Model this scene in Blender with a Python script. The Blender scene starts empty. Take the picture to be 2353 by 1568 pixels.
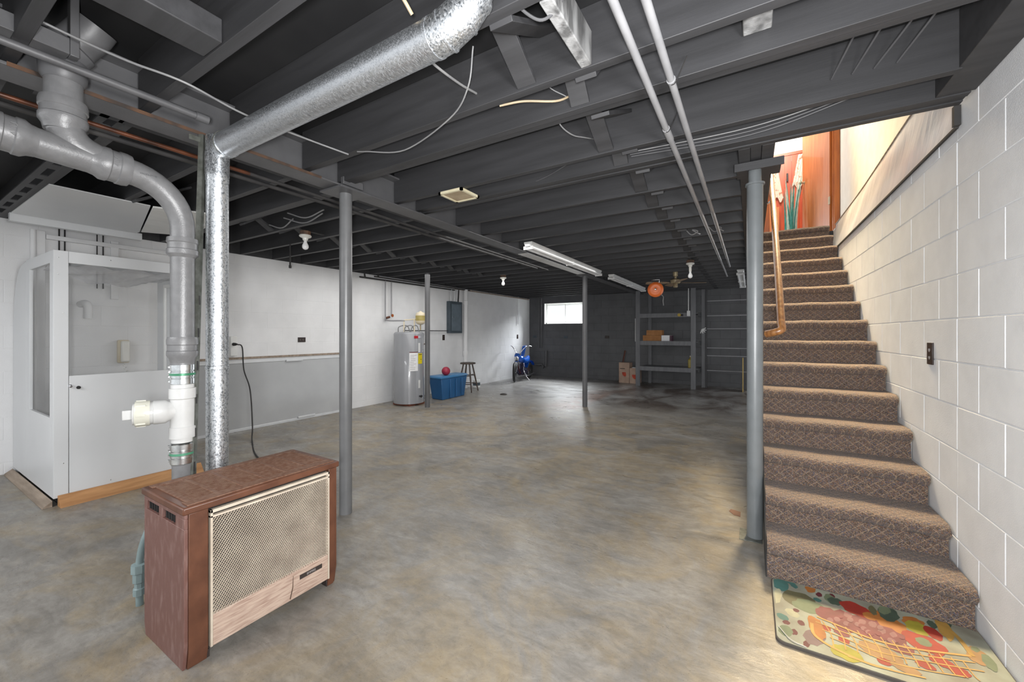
import bpy, bmesh, math, random
from mathutils import Vector, Matrix
random.seed(7)
S = bpy.context.scene
C = S.collection
PI = math.pi
TH = math.radians(30.94)
ST, CT = math.sin(TH), math.cos(TH)

# ------------------------------------------------------------------ camera
cam = bpy.data.cameras.new('camera'); cam.lens = 14.0; cam.sensor_width = 36
cam.shift_y = -18 / 2353; cam.clip_start = 0.02; cam.clip_end = 200
co = bpy.data.objects.new('camera', cam); C.objects.link(co)
co.location = (0, 0, 1.25); co.rotation_euler = (PI / 2, 0, TH)
S.camera = co
# ------------------------------------------------------------------ world and view
w = bpy.data.worlds.new('world'); S.world = w; w.use_nodes = True
bg = w.node_tree.nodes['Background']
bg.inputs[0].default_value = (0.93, 0.965, 1.0, 1); bg.inputs[1].default_value = 0.82
S.view_settings.view_transform = 'Standard'; S.view_settings.look = 'None'
S.view_settings.gamma = 1; S.view_settings.use_curve_mapping = False
S.view_settings.exposure = 0.44
# ------------------------------------------------------------------ lamps and added fills
def area(name, loc, target, size, power, col=(1, 1, 1), size_y=None):
    l = bpy.data.lights.new(name, 'AREA'); l.energy = power; l.color = col
    l.size = size
    if size_y: l.shape = 'RECTANGLE'; l.size_y = size_y
    o = bpy.data.objects.new(name, l); C.objects.link(o); o.location = loc
    o.rotation_euler = (Vector(target) - Vector(loc)).to_track_quat('-Z', 'Y').to_euler()
    return o
area('daylight_from_window_well', (-4.6, 11.35, 2.68), (-4.0, 9.0, 0.9), 1.8, 450, (0.93, 0.97, 1), 0.8)
area('flash_bounce', (0.5, 0.35, 1.5), (-3.0, 1.6, 1.15), 0.45, 38, (1, 1, 1))
area('unseen_fill_behind', (-2.8, -1.4, 2.2), (-2.8, -1.4, 0.0), 2.2, 70, (0.98, 0.99, 1), 0.8)  # added fill behind the camera, no actual fixture; brightens floor and walls
hl = area('hall_ceiling_lamp', (0.45, 5.8, 4.5), (0.42, 4.35, 1.7), 0.9, 66, (1, 0.79, 0.47)); hl.data.spread = math.radians(62)
area('landing_lamp', (0.4, 5.2, 4.9), (0.6, 5.2, 2.0), 0.6, 8, (1, 0.92, 0.8))
area('kitchen_lamp', (0.3, 7.0, 4.85), (0.4, 8.3, 3.2), 0.6, 60, (1, 0.90, 0.74))
area('camera_flash', (0.05, -0.12, 1.22), (-0.5, 2.5, 2.25), 0.12, 58, (1, 1, 1))
area('added_fill_middle', (-3.6, 4.6, 2.24), (-3.6, 4.6, 0), 3.0, 52, (1, 0.99, 0.97))  # added fill facing down under the joists, belongs to no fixture
area('added_fill_right', (-1.2, 4.8, 2.22), (-1.2, 4.8, 0), 2.4, 18, (1, 0.99, 0.97))  # added fill for the right half of the room, no fixture here

# ------------------------------------------------------------------ materials
MATS = {}
def hexc(h):
    h = h.lstrip('#'); v = [int(h[i:i + 2], 16) / 255 for i in (0, 2, 4)]
    return tuple(((c / 12.92) if c <= .04045 else ((c + .055) / 1.055) ** 2.4) for c in v)
def mat(name, c1, c2=None, rough=.6, metal=0, scale=8, bump=0.0, bscale=60, stretch=(1, 1, 1), spec=.5, emis=None, trans=0, alpha=1, contrast=(.35, .65), bdist=.01, coat=0):
    if name in MATS: return MATS[name]
    if isinstance(c1, str): c1 = hexc(c1)
    if isinstance(c2, str): c2 = hexc(c2)
    m = bpy.data.materials.new(name); m.use_nodes = True
    nt = m.node_tree; N = nt.nodes; L = nt.links; b = N['Principled BSDF']
    b.inputs['Base Color'].default_value = (*c1, 1); b.inputs['Roughness'].default_value = rough
    b.inputs['Metallic'].default_value = metal; b.inputs['Specular IOR Level'].default_value = spec
    b.inputs['Transmission Weight'].default_value = trans; b.inputs['Alpha'].default_value = alpha
    b.inputs['Coat Weight'].default_value = coat
    tc = N.new('ShaderNodeTexCoord'); mp = N.new('ShaderNodeMapping'); mp.inputs['Scale'].default_value = stretch
    L.new(tc.outputs['Object'], mp.inputs[0])
    if c2 is None: c2 = tuple(x * .86 for x in c1)
    n = N.new('ShaderNodeTexNoise'); n.inputs['Scale'].default_value = scale; n.inputs['Detail'].default_value = 5
    L.new(mp.outputs[0], n.inputs['Vector'])
    r = N.new('ShaderNodeValToRGB'); r.color_ramp.elements[0].position = contrast[0]; r.color_ramp.elements[1].position = contrast[1]
    r.color_ramp.elements[0].color = (*c1, 1); r.color_ramp.elements[1].color = (*c2, 1)
    L.new(n.outputs['Fac'], r.inputs[0]); L.new(r.outputs[0], b.inputs['Base Color'])
    if bump:
        n2 = N.new('ShaderNodeTexNoise'); n2.inputs['Scale'].default_value = bscale; n2.inputs['Detail'].default_value = 4
        L.new(mp.outputs[0], n2.inputs['Vector'])
        bp = N.new('ShaderNodeBump'); bp.inputs['Strength'].default_value = bump; bp.inputs['Distance'].default_value = bdist
        L.new(n2.outputs['Fac'], bp.inputs['Height']); L.new(bp.outputs[0], b.inputs['Normal'])
    if emis:
        b.inputs['Emission Color'].default_value = (*emis[0], 1); b.inputs['Emission Strength'].default_value = emis[1]
    MATS[name] = m
    return m

def nodes(name):
    m = bpy.data.materials.new(name); m.use_nodes = True; MATS[name] = m
    return m, m.node_tree.nodes, m.node_tree.links, m.node_tree.nodes['Principled BSDF']

def mat_floor():
    m, N, L, b = nodes('stained_concrete')
    tc = N.new('ShaderNodeTexCoord')
    def noise(sc, det=6, st=(1, 1, 1), dist=0, rough=.55):
        mp = N.new('ShaderNodeMapping'); mp.inputs['Scale'].default_value = st; L.new(tc.outputs['Object'], mp.inputs[0])
        n = N.new('ShaderNodeTexNoise'); n.inputs['Scale'].default_value = sc; n.inputs['Detail'].default_value = det
        n.inputs['Distortion'].default_value = dist; n.inputs['Roughness'].default_value = rough
        L.new(mp.outputs[0], n.inputs['Vector']); return n.outputs['Fac']
    def ramp(src, p, cols):
        r = N.new('ShaderNodeValToRGB'); e = r.color_ramp.elements
        while len(e) < len(p): e.new(.5)
        for k, (pp, cc) in enumerate(zip(p, cols)): e[k].position = pp; e[k].color = (*cc, 1)
        L.new(src, r.inputs[0]); return r.outputs[0]
    def mix(f, a, c, mode='MIX'):
        x = N.new('ShaderNodeMix'); x.data_type = 'RGBA'; x.blend_type = mode
        if isinstance(f, float): x.inputs[0].default_value = f
        else: L.new(f, x.inputs[0])
        for i, v in ((6, a), (7, c)):
            if isinstance(v, tuple): x.inputs[i].default_value = (*v, 1)
            else: L.new(v, x.inputs[i])
        return x.outputs[2]
    base = ramp(noise(1.3, 8, (1, 1.0, 1), 1.2), (.3, .5, .72), (hexc('#6a6660'), hexc('#827e78'), hexc('#94918c')))
    streak = ramp(noise(3.2, 7, (1, 3.4, 1), 2.2, .65), (.38, .62), ((.70, .69, .68), (1.1, 1.1, 1.1)))
    c = mix(.62, base, mix(1.0, base, streak, 'MULTIPLY'))
    # a brown-tan stain field, strongest near the camera and along the column by the stairs
    sp = N.new('ShaderNodeSeparateXYZ'); L.new(tc.outputs['Object'], sp.inputs[0])
    def mr(src, a, b_, c_=0, d=1):
        x = N.new('ShaderNodeMapRange'); x.clamp = True
        for i, v in enumerate((a, b_, c_, d)): x.inputs[i + 1].default_value = v
        L.new(src, x.inputs[0]); return x.outputs[0]
    def mul(a, b_, op='MULTIPLY'):
        x = N.new('ShaderNodeMath'); x.operation = op
        for i, v in enumerate((a, b_)):
            if isinstance(v, (int, float)): x.inputs[i].default_value = v
            else: L.new(v, x.inputs[i])
        x.use_clamp = True; return x.outputs[0]
    near = mr(sp.outputs['Y'], 3.6, 1.0)
    tan = mul(near, mr(noise(2.1, 8, (1, 1, 1), 1.0, .7), .44, .66))
    c = mix(mul(tan, .55), c, hexc('#93805c'))
    blot = ramp(noise(14, 9, (1, 1.3, 1), .5, .75), (.36, .64), ((.80, .79, .78), (1.12, 1.12, 1.12)))
    c = mix(1.0, c, blot, 'MULTIPLY')
    c = mix(mul(mul(mr(sp.outputs['Y'], 2.0, 4.5), .6), mr(noise(2.6, 7, (1, 2.2, 1), 1.6, .6), .3, .6)), c, hexc('#a4a4a5'))
    right = mul(mr(sp.outputs['X'], -1.1, -.25), mul(mr(sp.outputs['Y'], 2.3, 3.2), mr(noise(1.7, 6, (1, .6, 1), .8), .38, .6)))
    c = mix(mul(right, .9), c, hexc('#4a3e36'))
    rust = mul(mul(mr(sp.outputs['X'], -.75, -.35), mr(sp.outputs['X'], .05, -.1)), mul(mr(sp.outputs['Y'], 1.9, 2.3), mr(sp.outputs['Y'], 4.8, 3.6)))
    rust = mul(rust, mr(noise(3.0, 6, (1, 1, 1), .6, .6), .36, .5))
    c = mix(mul(rust, .9), c, hexc('#6e4526'))
    far = mul(mr(sp.outputs['Y'], 7.2, 9.6), mr(sp.outputs['X'], -2.6, -1.7))
    c = mix(mul(far, .85), c, hexc('#41362f'))
    lw = mul(mr(sp.outputs['X'], -5.0, -5.5), mr(sp.outputs['Y'], 6.5, 5.0))
    c = mix(mul(lw, .5), c, hexc('#75685a'))
    spk = ramp(noise(120, 2), (.30, .36), ((.6, .55, .5), (1, 1, 1)))
    c = mix(.6, c, mix(1.0, c, spk, 'MULTIPLY'))
    L.new(c, b.inputs['Base Color'])
    L.new(mr(noise(2.2, 6, (1, 2, 1), 1.5), .3, .7, .24, .46), b.inputs['Roughness']); b.inputs['Specular IOR Level'].default_value = .5
    bp = N.new('ShaderNodeBump'); bp.inputs['Strength'].default_value = .18; bp.inputs['Distance'].default_value = .012
    L.new(noise(9, 10, (1, 2, 1), .8, .7), bp.inputs['Height']); L.new(bp.outputs[0], b.inputs['Normal'])
    return m

def mat_carpet():
    m, N, L, b = nodes('diamond_weave_carpet')
    tc = N.new('ShaderNodeTexCoord'); sp = N.new('ShaderNodeSeparateXYZ'); L.new(tc.outputs['Object'], sp.inputs[0])
    def math_(op, a, b_=0):
        x = N.new('ShaderNodeMath'); x.operation = op
        for i, v in enumerate((a, b_)):
            if isinstance(v, (int, float)): x.inputs[i].default_value = v
            else: L.new(v, x.inputs[i])
        return x.outputs[0]
    s = math_('ADD', sp.outputs['Y'], sp.outputs['Z'])
    lines = None
    for sg in (1, -1):
        t = math_('ADD', sp.outputs['X'], math_('MULTIPLY', s, sg * 1.15))
        f = math_('FRACT', math_('MULTIPLY', t, 1 / .052))
        d = math_('ABSOLUTE', math_('SUBTRACT', f, .5))
        l = math_('LESS_THAN', d, .042)
        lines = l if lines is None else math_('MAXIMUM', lines, l)
    v = N.new('ShaderNodeTexVoronoi'); v.inputs['Scale'].default_value = 300; L.new(tc.outputs['Object'], v.inputs['Vector'])
    r = N.new('ShaderNodeValToRGB'); r.color_ramp.interpolation = 'CONSTANT'; e = r.color_ramp.elements
    cols = ['#463c36', '#645850', '#55525c', '#755a4a', '#584d46', '#7a6c5e']
    for k in range(4): e.new(.5)
    for k, cc in enumerate(cols): e[k].position = k / 6; e[k].color = (*hexc(cc), 1)
    sx = N.new('ShaderNodeSeparateColor'); L.new(v.outputs['Color'], sx.inputs[0]); L.new(sx.outputs[0], r.inputs[0])
    n = N.new('ShaderNodeTexNoise'); n.inputs['Scale'].default_value = 160; n.inputs['Detail'].default_value = 2; L.new(tc.outputs['Object'], n.inputs['Vector'])
    x = N.new('ShaderNodeMix'); x.data_type = 'RGBA'; L.new(math_('MULTIPLY', math_('MULTIPLY', lines, .62), math_('GREATER_THAN', n.outputs['Fac'], .46)), x.inputs[0])
    L.new(r.outputs[0], x.inputs[6]); x.inputs[7].default_value = (*hexc('#a48e76'), 1)
    L.new(x.outputs[2], b.inputs['Base Color']); b.inputs['Roughness'].default_value = .95; b.inputs['Specular IOR Level'].default_value = .1
    b.inputs['Sheen Weight'].default_value = .15
    bp = N.new('ShaderNodeBump'); bp.inputs['Strength'].default_value = .55; bp.inputs['Distance'].default_value = .004
    L.new(v.outputs['Distance'], bp.inputs['Height']); L.new(bp.outputs[0], b.inputs['Normal'])
    return m

def mat_galv(name, s=260, c1='#cfd2d5', c2='#83888d', rough=.34, mscale=None):
    m, N, L, b = nodes(name)
    tc = N.new('ShaderNodeTexCoord'); mp = N.new('ShaderNodeMapping'); mp.inputs['Scale'].default_value = mscale or (1, 1, .6)
    L.new(tc.outputs['Object'], mp.inputs[0])
    v = N.new('ShaderNodeTexVoronoi'); v.inputs['Scale'].default_value = s; L.new(mp.outputs[0], v.inputs['Vector'])
    sx = N.new('ShaderNodeSeparateColor'); L.new(v.outputs['Color'], sx.inputs[0])
    r = N.new('ShaderNodeValToRGB'); e = r.color_ramp.elements
    e[0].position = .0; e[0].color = (*hexc(c2), 1); e[1].position = .45; e[1].color = (*hexc(c1), 1)
    L.new(sx.outputs[0], r.inputs[0]); L.new(r.outputs[0], b.inputs['Base Color'])
    mr = N.new('ShaderNodeMapRange'); mr.inputs[3].default_value = rough - .08; mr.inputs[4].default_value = rough + .2
    L.new(sx.outputs[1], mr.inputs[0]); L.new(mr.outputs[0], b.inputs['Roughness'])
    b.inputs['Metallic'].default_value = .92
    bp = N.new('ShaderNodeBump'); bp.inputs['Strength'].default_value = .12; bp.inputs['Distance'].default_value = .003
    L.new(sx.outputs[2], bp.inputs['Height']); L.new(bp.outputs[0], b.inputs['Normal'])
    return m

FLOOR = mat_floor(); CARPET = mat_carpet()
GALV = mat_galv('galvanised_spangle'); GALV_S = mat_galv('galvanised_brushed', 340, '#c6c9cd', '#a8acb1', .36, (1, .25, 1))
BLOCKW = mat('white_painted_block', (.71, .72, .74), (.66, .67, .69), .62, bump=.35, bscale=220, bdist=.004)
BLOCKL = mat('white_painted_block_smooth', (.76, .76, .765), (.70, .70, .705), .6, scale=3, bump=.3, bscale=150, bdist=.004)
BLOCKD = mat('charcoal_painted_block', (.082, .083, .087), (.102, .103, .108), .55, bump=.4, bscale=200, bdist=.004, scale=4)
DARK = mat('charcoal_painted_timber', (.031, .031, .033), (.043, .043, .046), .55, scale=5, stretch=(.3, 4, 4), bump=.12, bscale=30, bdist=.003)
DECK = mat('charcoal_painted_subfloor', (.012, .012, .013), (.018, .018, .019), .6, scale=3)
STEELP = mat('charcoal_painted_steel', (.08, .08, .084), (.10, .10, .104), .45, scale=6, bump=.05)
COLP = mat('grey_gloss_column_paint', (.125, .127, .13), (.15, .152, .155), .34, scale=10, bump=.08, bscale=90, bdist=.002)
COLB = mat('blue_grey_column_paint', (.135, .147, .153), (.155, .168, .175), .34, scale=10, bump=.15, bscale=160, bdist=.002)
IRON = mat('silver_grey_cast_iron_paint', (.165, .165, .168), (.14, .14, .143), .36, scale=30, bump=.2, bscale=160, bdist=.003)
WHITE = mat('white_laminate', (.66, .67, .68), (.63, .64, .65), .35, scale=2)
WHITEP = mat('white_trim_paint', (.82, .82, .80), (.76, .76, .74), .45, scale=8)
PVC = mat('white_pvc', (.56, .56, .55), (.52, .52, .51), .28, scale=20)
CREAMPVC = mat('cream_pvc', (.60, .59, .51), (.56, .55, .47), .32, scale=20)
STEEL = mat('polished_clamp_steel', (.8, .82, .82), (.6, .62, .62), .22, metal=1, scale=40)
GREEN = mat('green_clamp_band', '#5f9a80', '#3f8060', .35, metal=.3)
COPPER = mat('copper_pipe', '#74452f', '#33241e', .4, metal=.4, scale=6)
RUST = mat('rusty_steel_edge', '#5e4330', '#37302c', .8, scale=14)
BLACKP = mat('dark_pipe_paint', (.03, .029, .03), (.05, .048, .047), .7, spec=.25)
CABLE = mat('grey_painted_cable', (.16, .16, .165), (.22, .22, .22), .5)
CABLED = mat('dark_painted_cable', (.07, .07, .075), (.09, .09, .095), .5)
CONDUIT = mat('light_grey_painted_conduit', (.30, .30, .31), (.25, .25, .26), .35)
WOODR = mat('honey_stained_oak', '#96683c', '#6e4322', .32, scale=6, stretch=(8, 8, .8), coat=.3)
WOODD = mat('orange_varnished_door_wood', '#b26a38', '#a05a2a', .35, scale=4, stretch=(6, 6, .6), coat=.3)
WOODT = mat('amber_varnished_trim', '#b8641c', '#9c4e12', .35, scale=5, stretch=(6, 6, .6), coat=.3)
WOODPAN = mat('red_brown_wood_panelling', '#a83c12', '#8a2e0e', .4, scale=5, stretch=(6, 6, .5))
PINE = mat('raw_pine_board', '#b98a5c', '#9a6e45', .65, scale=5, stretch=(6, .7, 6), bump=.1)
GREYWOOD = mat('weathered_board', '#a09080', '#7d6f61', .7, scale=5, stretch=(.6, 6, 6))
BROWN = mat('brown_enamel', '#66412f', '#523224', .42, scale=12, bump=.05)
BROWNW = mat('worn_brown_enamel_side', '#6a4a43', '#8a706a', .5, scale=26, stretch=(1.6, 1.6, .5), contrast=(.5, .9), bump=.08)
BROWNTOP = mat('dusty_brown_enamel_top', '#68432f', '#7c5f4e', .6, scale=60, bump=.05)
CREAM = mat('cream_enamel_mesh', '#cbbfae', '#b5a898', .38, scale=10)
CREAMPANEL = mat('worn_cream_enamel_panel', '#bda797', '#9c8173', .5, scale=24, stretch=(1, .6, 6), contrast=(.4, .7), bump=.1)
BLACK = mat('soot_black_interior', (.012, .011, .011), (.02, .018, .018), .8)
NAMEP = mat('dark_brown_nameplate', '#3c3431', '#2e2725', .4)
GREYTXT = mat('pale_grey_lettering', '#a09a98', '#8e8886', .5)
CREAMW = mat('cream_wall_paint', '#cfc9bd', '#c8c1b4', .55)
VINYL = mat('white_vinyl_sheeting', (.72, .71, .72), (.66, .65, .67), .28, scale=3, bump=.25, bscale=5, stretch=(1, 3, 1), bdist=.03)
LGLASS = mat('clear_glass', (.9, .93, .93), (.9, .93, .93), .03, trans=1)
PLEXI = mat('clear_plexiglass', (.7, .72, .72), (.7, .72, .72), .04, alpha=.05)
PLASTFILM = mat('hanging_plastic_film', (.62, .62, .64), (.5, .5, .52), .2, alpha=.75, bump=.4, bscale=12, bdist=.01)
HEATER = mat('grey_enamel_tank', (.27, .275, .29), (.25, .255, .27), .25, scale=4, coat=.4)
PAPER = mat('white_paper_label', (.78, .78, .78), (.70, .70, .72), .5, scale=60)
YELLOW = mat('yellow_label', '#d8c400', '#cdb800', .5)
RED = mat('red_label', '#b01020', '#a00c1c', .45)
BLUE = mat('blue_tote_plastic', '#2a5f90', '#235582', .4, scale=3)
BLUEL = mat('light_blue_lid_plastic', '#3f78a6', '#386f9c', .4, scale=3)
BALL = mat('crimson_rubber_ball', '#9c2740', '#872038', .5)
BULB = mat('frosted_bulb_glass', (.9, .9, .9), (.88, .88, .88), .12)
PORC = mat('white_porcelain', (.78, .77, .72), (.72, .71, .66), .3)
IVORY = mat('ivory_plastic', '#d8ccb2', '#cdbfa2', .4)
PANEL = mat('blue_grey_panel_enamel', '#66727c', '#5a666f', .38)
PANELDK = mat('dark_blue_grey_enamel', '#4a545c', '#404a51', .4)
ORANGE = mat('bright_orange_plastic', '#f07c3c', '#e87234', .4)
CARD = mat('tan_cardboard', '#a87648', '#96673c', .8, scale=10)
CARDP = mat('pale_cardboard', '#b09684', '#9e8676', .8, scale=10)
CARDOR = mat('orange_printed_mark', '#d0502c', '#9e3824', .7)
STOOLW = mat('dark_worn_stool_wood', '#51443c', '#3a2e28', .5, scale=14)
TYRE = mat('black_rubber', (.018, .018, .02), (.03, .03, .03), .7)
CHROME = mat('chrome', (.75, .76, .8), (.7, .7, .75), .12, metal=1)
BLUEP = mat('metallic_blue_paint', '#1f5fc0', '#164fa8', .2, coat=.7)
ENGINE = mat('dark_engine_metal', '#4a4660', '#2a2430', .35, metal=.6, scale=30)
REDFR = mat('maroon_frame_paint', '#4a1626', '#3a101c', .35)
OUTLET = mat('dark_brown_outlet_plastic', '#2c1d18', '#241712', .35)
OUTLETH = mat('outlet_hole_black', (.01, .01, .01), (.01, .01, .01), .6)
SHELF = mat('grey_painted_shelving_timber', (.11, .112, .12), (.14, .142, .15), .45, scale=6, stretch=(4, 4, .5), bump=.1)
FIXT = mat('white_fixture_enamel', (.66, .66, .65), (.58, .58, .57), .35)
TUBE = mat('unlit_fluorescent_tube', (.80, .80, .80), (.76, .76, .76), .2)
FANB = mat('tan_fan_blade', '#a08a72', '#8c7660', .5)
BRASS = mat('aged_brass', '#a89a7a', '#94846a', .4, metal=.3)
MATBOARD = mat('mirror_backed_panel', (.40, .405, .41), (.37, .375, .38), .12, scale=3, spec=.8)
ALUM = mat('aluminium_channel', (.66, .67, .68), (.6, .61, .62), .35, metal=.4)
SLATE = mat('dark_drain_iron', '#3a322c', '#2a241f', .6)
TEAL = mat('teal_plant_leaf', '#5fb0ac', '#3f9486', .45, scale=20)
PALELEAF = mat('pale_plant_leaf', '#dfe6da', '#b8cfc4', .45, scale=20)
CURT = mat('floral_curtain_cloth', '#efe8dc', '#c89a80', .8, scale=16, contrast=(.55, .62))
WORN = mat('paint_worn_wood_block', (.30, .30, .30), (.10, .10, .10), .7, scale=16, stretch=(1, 1, .3), contrast=(.42, .6), bump=.3)
HIGHWHITE = mat('smooth_white_wall', (.82, .81, .79), (.80, .79, .77), .6)
LEAD = mat('dull_galvanised_angle', '#6f716c', '#54564f', .5, metal=.45, scale=30, bump=.15)
VENTW = mat('yellowed_white_plastic', '#e0d8bc', '#d4caa8', .45)
VENTT = mat('tan_grille_plastic', '#a4947a', '#8f7f66', .5)
TAPE = mat('teal_grey_pipe_fitting', '#7f8f90', '#6f7f80', .4)

# ------------------------------------------------------------------ mesh helpers
def box(bm, x0, x1, y0, y1, z0, z1, mi=0):
    v = [bm.verts.new((x, y, z)) for x in (x0, x1) for y in (y0, y1) for z in (z0, z1)]
    for f in ((0, 1, 3, 2), (4, 6, 7, 5), (0, 4, 5, 1), (2, 3, 7, 6), (0, 2, 6, 4), (1, 5, 7, 3)):
        g = bm.faces.new([v[i] for i in f]); g.material_index = mi
def frames(pts):
    P = [Vector(p) for p in pts]; n = len(P); T = []
    for i in range(n):
        a = P[max(i - 1, 0)]; b = P[min(i + 1, n - 1)]; t = (b - a)
        T.append(t.normalized() if t.length > 1e-9 else Vector((0, 0, 1)))
    up = Vector((0, 0, 1)) if abs(T[0].z) < .9 else Vector((1, 0, 0))
    u = (up - T[0] * up.dot(T[0])).normalized(); out = []
    for i in range(n):
        u = (u - T[i] * u.dot(T[i])).normalized(); out.append((P[i], u, T[i].cross(u)))
    return out
def sweep(bm, pts, r, seg=12, mi=0, caps=True, ry=1.0):
    fr = frames(pts); rings = []
    for k, (p, u, v) in enumerate(fr):
        rr = r[k] if isinstance(r, (list, tuple)) else r
        rings.append([bm.verts.new(p + u * (rr * math.cos(2 * PI * j / seg)) + v * (rr * ry * math.sin(2 * PI * j / seg))) for j in range(seg)])
    for a, b in zip(rings, rings[1:]):
        for j in range(seg):
            f = bm.faces.new((a[j], a[(j + 1) % seg], b[(j + 1) % seg], b[j])); f.material_index = mi
    if caps:
        for rg in (rings[0][::-1], rings[-1]):
            f = bm.faces.new(rg); f.material_index = mi
def cyl(bm, p, q, r, seg=20, r2=None, mi=0): sweep(bm, [p, q], [r, r if r2 is None else r2], seg, mi)
def lathe(bm, base, prof, axis=(0, 0, 1), seg=24, mi=0):
    """prof: (distance along axis, radius)"""
    a = Vector(axis).normalized(); b = Vector(base)
    up = Vector((0, 0, 1)) if abs(a.z) < .9 else Vector((1, 0, 0))
    u = (up - a * up.dot(a)).normalized(); v = a.cross(u); rings = []
    for h, r in prof:
        rings.append([bm.verts.new(b + a * h + u * (r * math.cos(2 * PI * j / seg)) + v * (r * math.sin(2 * PI * j / seg))) for j in range(seg)])
    for A, B in zip(rings, rings[1:]):
        for j in range(seg):
            f = bm.faces.new((A[j], A[(j + 1) % seg], B[(j + 1) % seg], B[j])); f.material_index = mi
    for rg in (rings[0][::-1], rings[-1]):
        f = bm.faces.new(rg); f.material_index = mi
def prism(bm, prof, axis, a, b, mi=0):
    """extrude a 2D outline along an axis: 'x' -> prof is (y,z); 'y' -> (x,z); 'z' -> (x,y)"""
    def P(p, t): return {'x': (t, p[0], p[1]), 'y': (p[0], t, p[1]), 'z': (p[0], p[1], t)}[axis]
    A = [bm.verts.new(P(p, a)) for p in prof]; B = [bm.verts.new(P(p, b)) for p in prof]; n = len(prof)
    for i in range(n):
        f = bm.faces.new((A[i], A[(i + 1) % n], B[(i + 1) % n], B[i])); f.material_index = mi
    for rg in (A[::-1], B):
        f = bm.faces.new(rg); f.material_index = mi
def obox(bm, c, ax, ay, az, mi=0):
    """oriented box: centre and three half-extent vectors"""
    c = Vector(c); ax, ay, az = Vector(ax), Vector(ay), Vector(az)
    v = [bm.verts.new(c + ax * i + ay * j + az * k) for i in (-1, 1) for j in (-1, 1) for k in (-1, 1)]
    for f in ((0, 1, 3, 2), (4, 6, 7, 5), (0, 4, 5, 1), (2, 3, 7, 6), (0, 2, 6, 4), (1, 5, 7, 3)):
        bm.faces.new([v[i] for i in f]).material_index = mi
def ball(bm, c, r, sx=1, sy=1, sz=1, seg=20, mi=0):
    d = bmesh.ops.create_uvsphere(bm, u_segments=seg, v_segments=max(8, seg // 2), radius=r, matrix=Matrix.Translation(c) @ Matrix.Diagonal((sx, sy, sz, 1)))
    for f in {f for v in d['verts'] for f in v.link_faces}: f.material_index = mi
def curve(pts, n=8):
    P = [Vector(p) for p in pts]; P = [P[0] * 2 - P[1]] + P + [P[-1] * 2 - P[-2]]; out = []
    for i in range(1, len(P) - 2):
        for k in range(n):
            t = k / n; a, b, c, d = P[i - 1:i + 3]
            out.append(.5 * ((2 * b) + (c - a) * t + (2 * a - 5 * b + 4 * c - d) * t * t + (3 * b - a - 3 * c + d) * t ** 3))
    out.append(P[-2]); return out
ROOT = {}
def props(o, label=None, cat=None, group=None, kind=None):
    for k, v in (('label', label), ('category', cat), ('group', group), ('kind', kind)):
        if v: o[k] = v
    return o
def mk(name, bm, m, parent=None, bev=0, loc=None, flat=False):
    """mesh object; the vertices are given in world space when loc is None, relative to the root when parented"""
    org = ROOT.get(parent.name) if parent is not None and parent.name in ROOT else None
    if parent is None:
        if loc is None:
            xs = [v.co for v in bm.verts]
            org = Vector((sum(c.x for c in xs) / len(xs), sum(c.y for c in xs) / len(xs), min(c.z for c in xs)))
        else: org = Vector(loc)
    if org is not None and org.length: bmesh.ops.translate(bm, verts=bm.verts, vec=-org)
    bmesh.ops.recalc_face_normals(bm, faces=bm.faces)
    me = bpy.data.meshes.new(name); bm.to_mesh(me); bm.free()
    if not flat:
        me.polygons.foreach_set('use_smooth', [True] * len(me.polygons)); me.set_sharp_from_angle(angle=math.radians(38))
    for x in (m if isinstance(m, (list, tuple)) else [m]): me.materials.append(x)
    o = bpy.data.objects.new(name, me); C.objects.link(o)
    if parent is None: o.location = org; ROOT[o.name] = org.copy()
    else: o.parent = parent; ROOT[o.name] = org if org is not None else Vector((0, 0, 0))
    if bev:
        b = o.modifiers.new('bevel', 'BEVEL'); b.width = bev; b.segments = 2; b.limit_method = 'ANGLE'; b.angle_limit = .6
    return o
def thing(name, loc, label, cat, group=None, rz=0):
    o = bpy.data.objects.new(name, None); C.objects.link(o); o.empty_display_size = .1
    o.location = loc; o.rotation_euler = (0, 0, rz); props(o, label, cat, group)
    ROOT[o.name] = Vector(loc) if rz == 0 else Vector((0, 0, 0))
    return o
def one(name, bm, m, label, cat, group=None, bev=0, kind=None):
    return props(mk(name, bm, m, None, bev), label, cat, group, kind)
def B(*a):
    bm = bmesh.new()
    if a: box(bm, *a)
    return bm
def Bs(lst):
    bm = bmesh.new()
    for a in lst: box(bm, *a)
    return bm
def Cy(*a, **k):
    bm = bmesh.new(); cyl(bm, *a, **k); return bm
def Sw(*a, **k):
    bm = bmesh.new(); sweep(bm, *a, **k); return bm
def La(*a, **k):
    bm = bmesh.new(); lathe(bm, *a, **k); return bm
def Pr(*a, **k):
    bm = bmesh.new(); prism(bm, *a, **k); return bm
def text(name, s, size, m, parent, M, ext=.0006, bold=False):
    cu = bpy.data.curves.new(name, 'FONT'); cu.body = s; cu.size = size; cu.extrude = ext; cu.align_x = 'CENTER'; cu.align_y = 'CENTER'
    if bold: cu.offset = size * .015
    t = bpy.data.objects.new('tmp', cu); C.objects.link(t)
    dg = bpy.context.evaluated_depsgraph_get(); me = bpy.data.meshes.new_from_object(t.evaluated_get(dg))
    bpy.data.objects.remove(t); bpy.data.curves.remove(cu)
    me.materials.clear(); me.materials.append(m)
    me.transform(Matrix.Translation(-ROOT[parent.name]) @ M); me.name = name
    o = bpy.data.objects.new(name, me); C.objects.link(o); o.parent = parent
    return o
def struct(name, bm, m, bev=0, parent=None):
    o = mk(name, bm, m, parent, bev)
    if parent is None: o['kind'] = 'structure'
    return o
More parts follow.
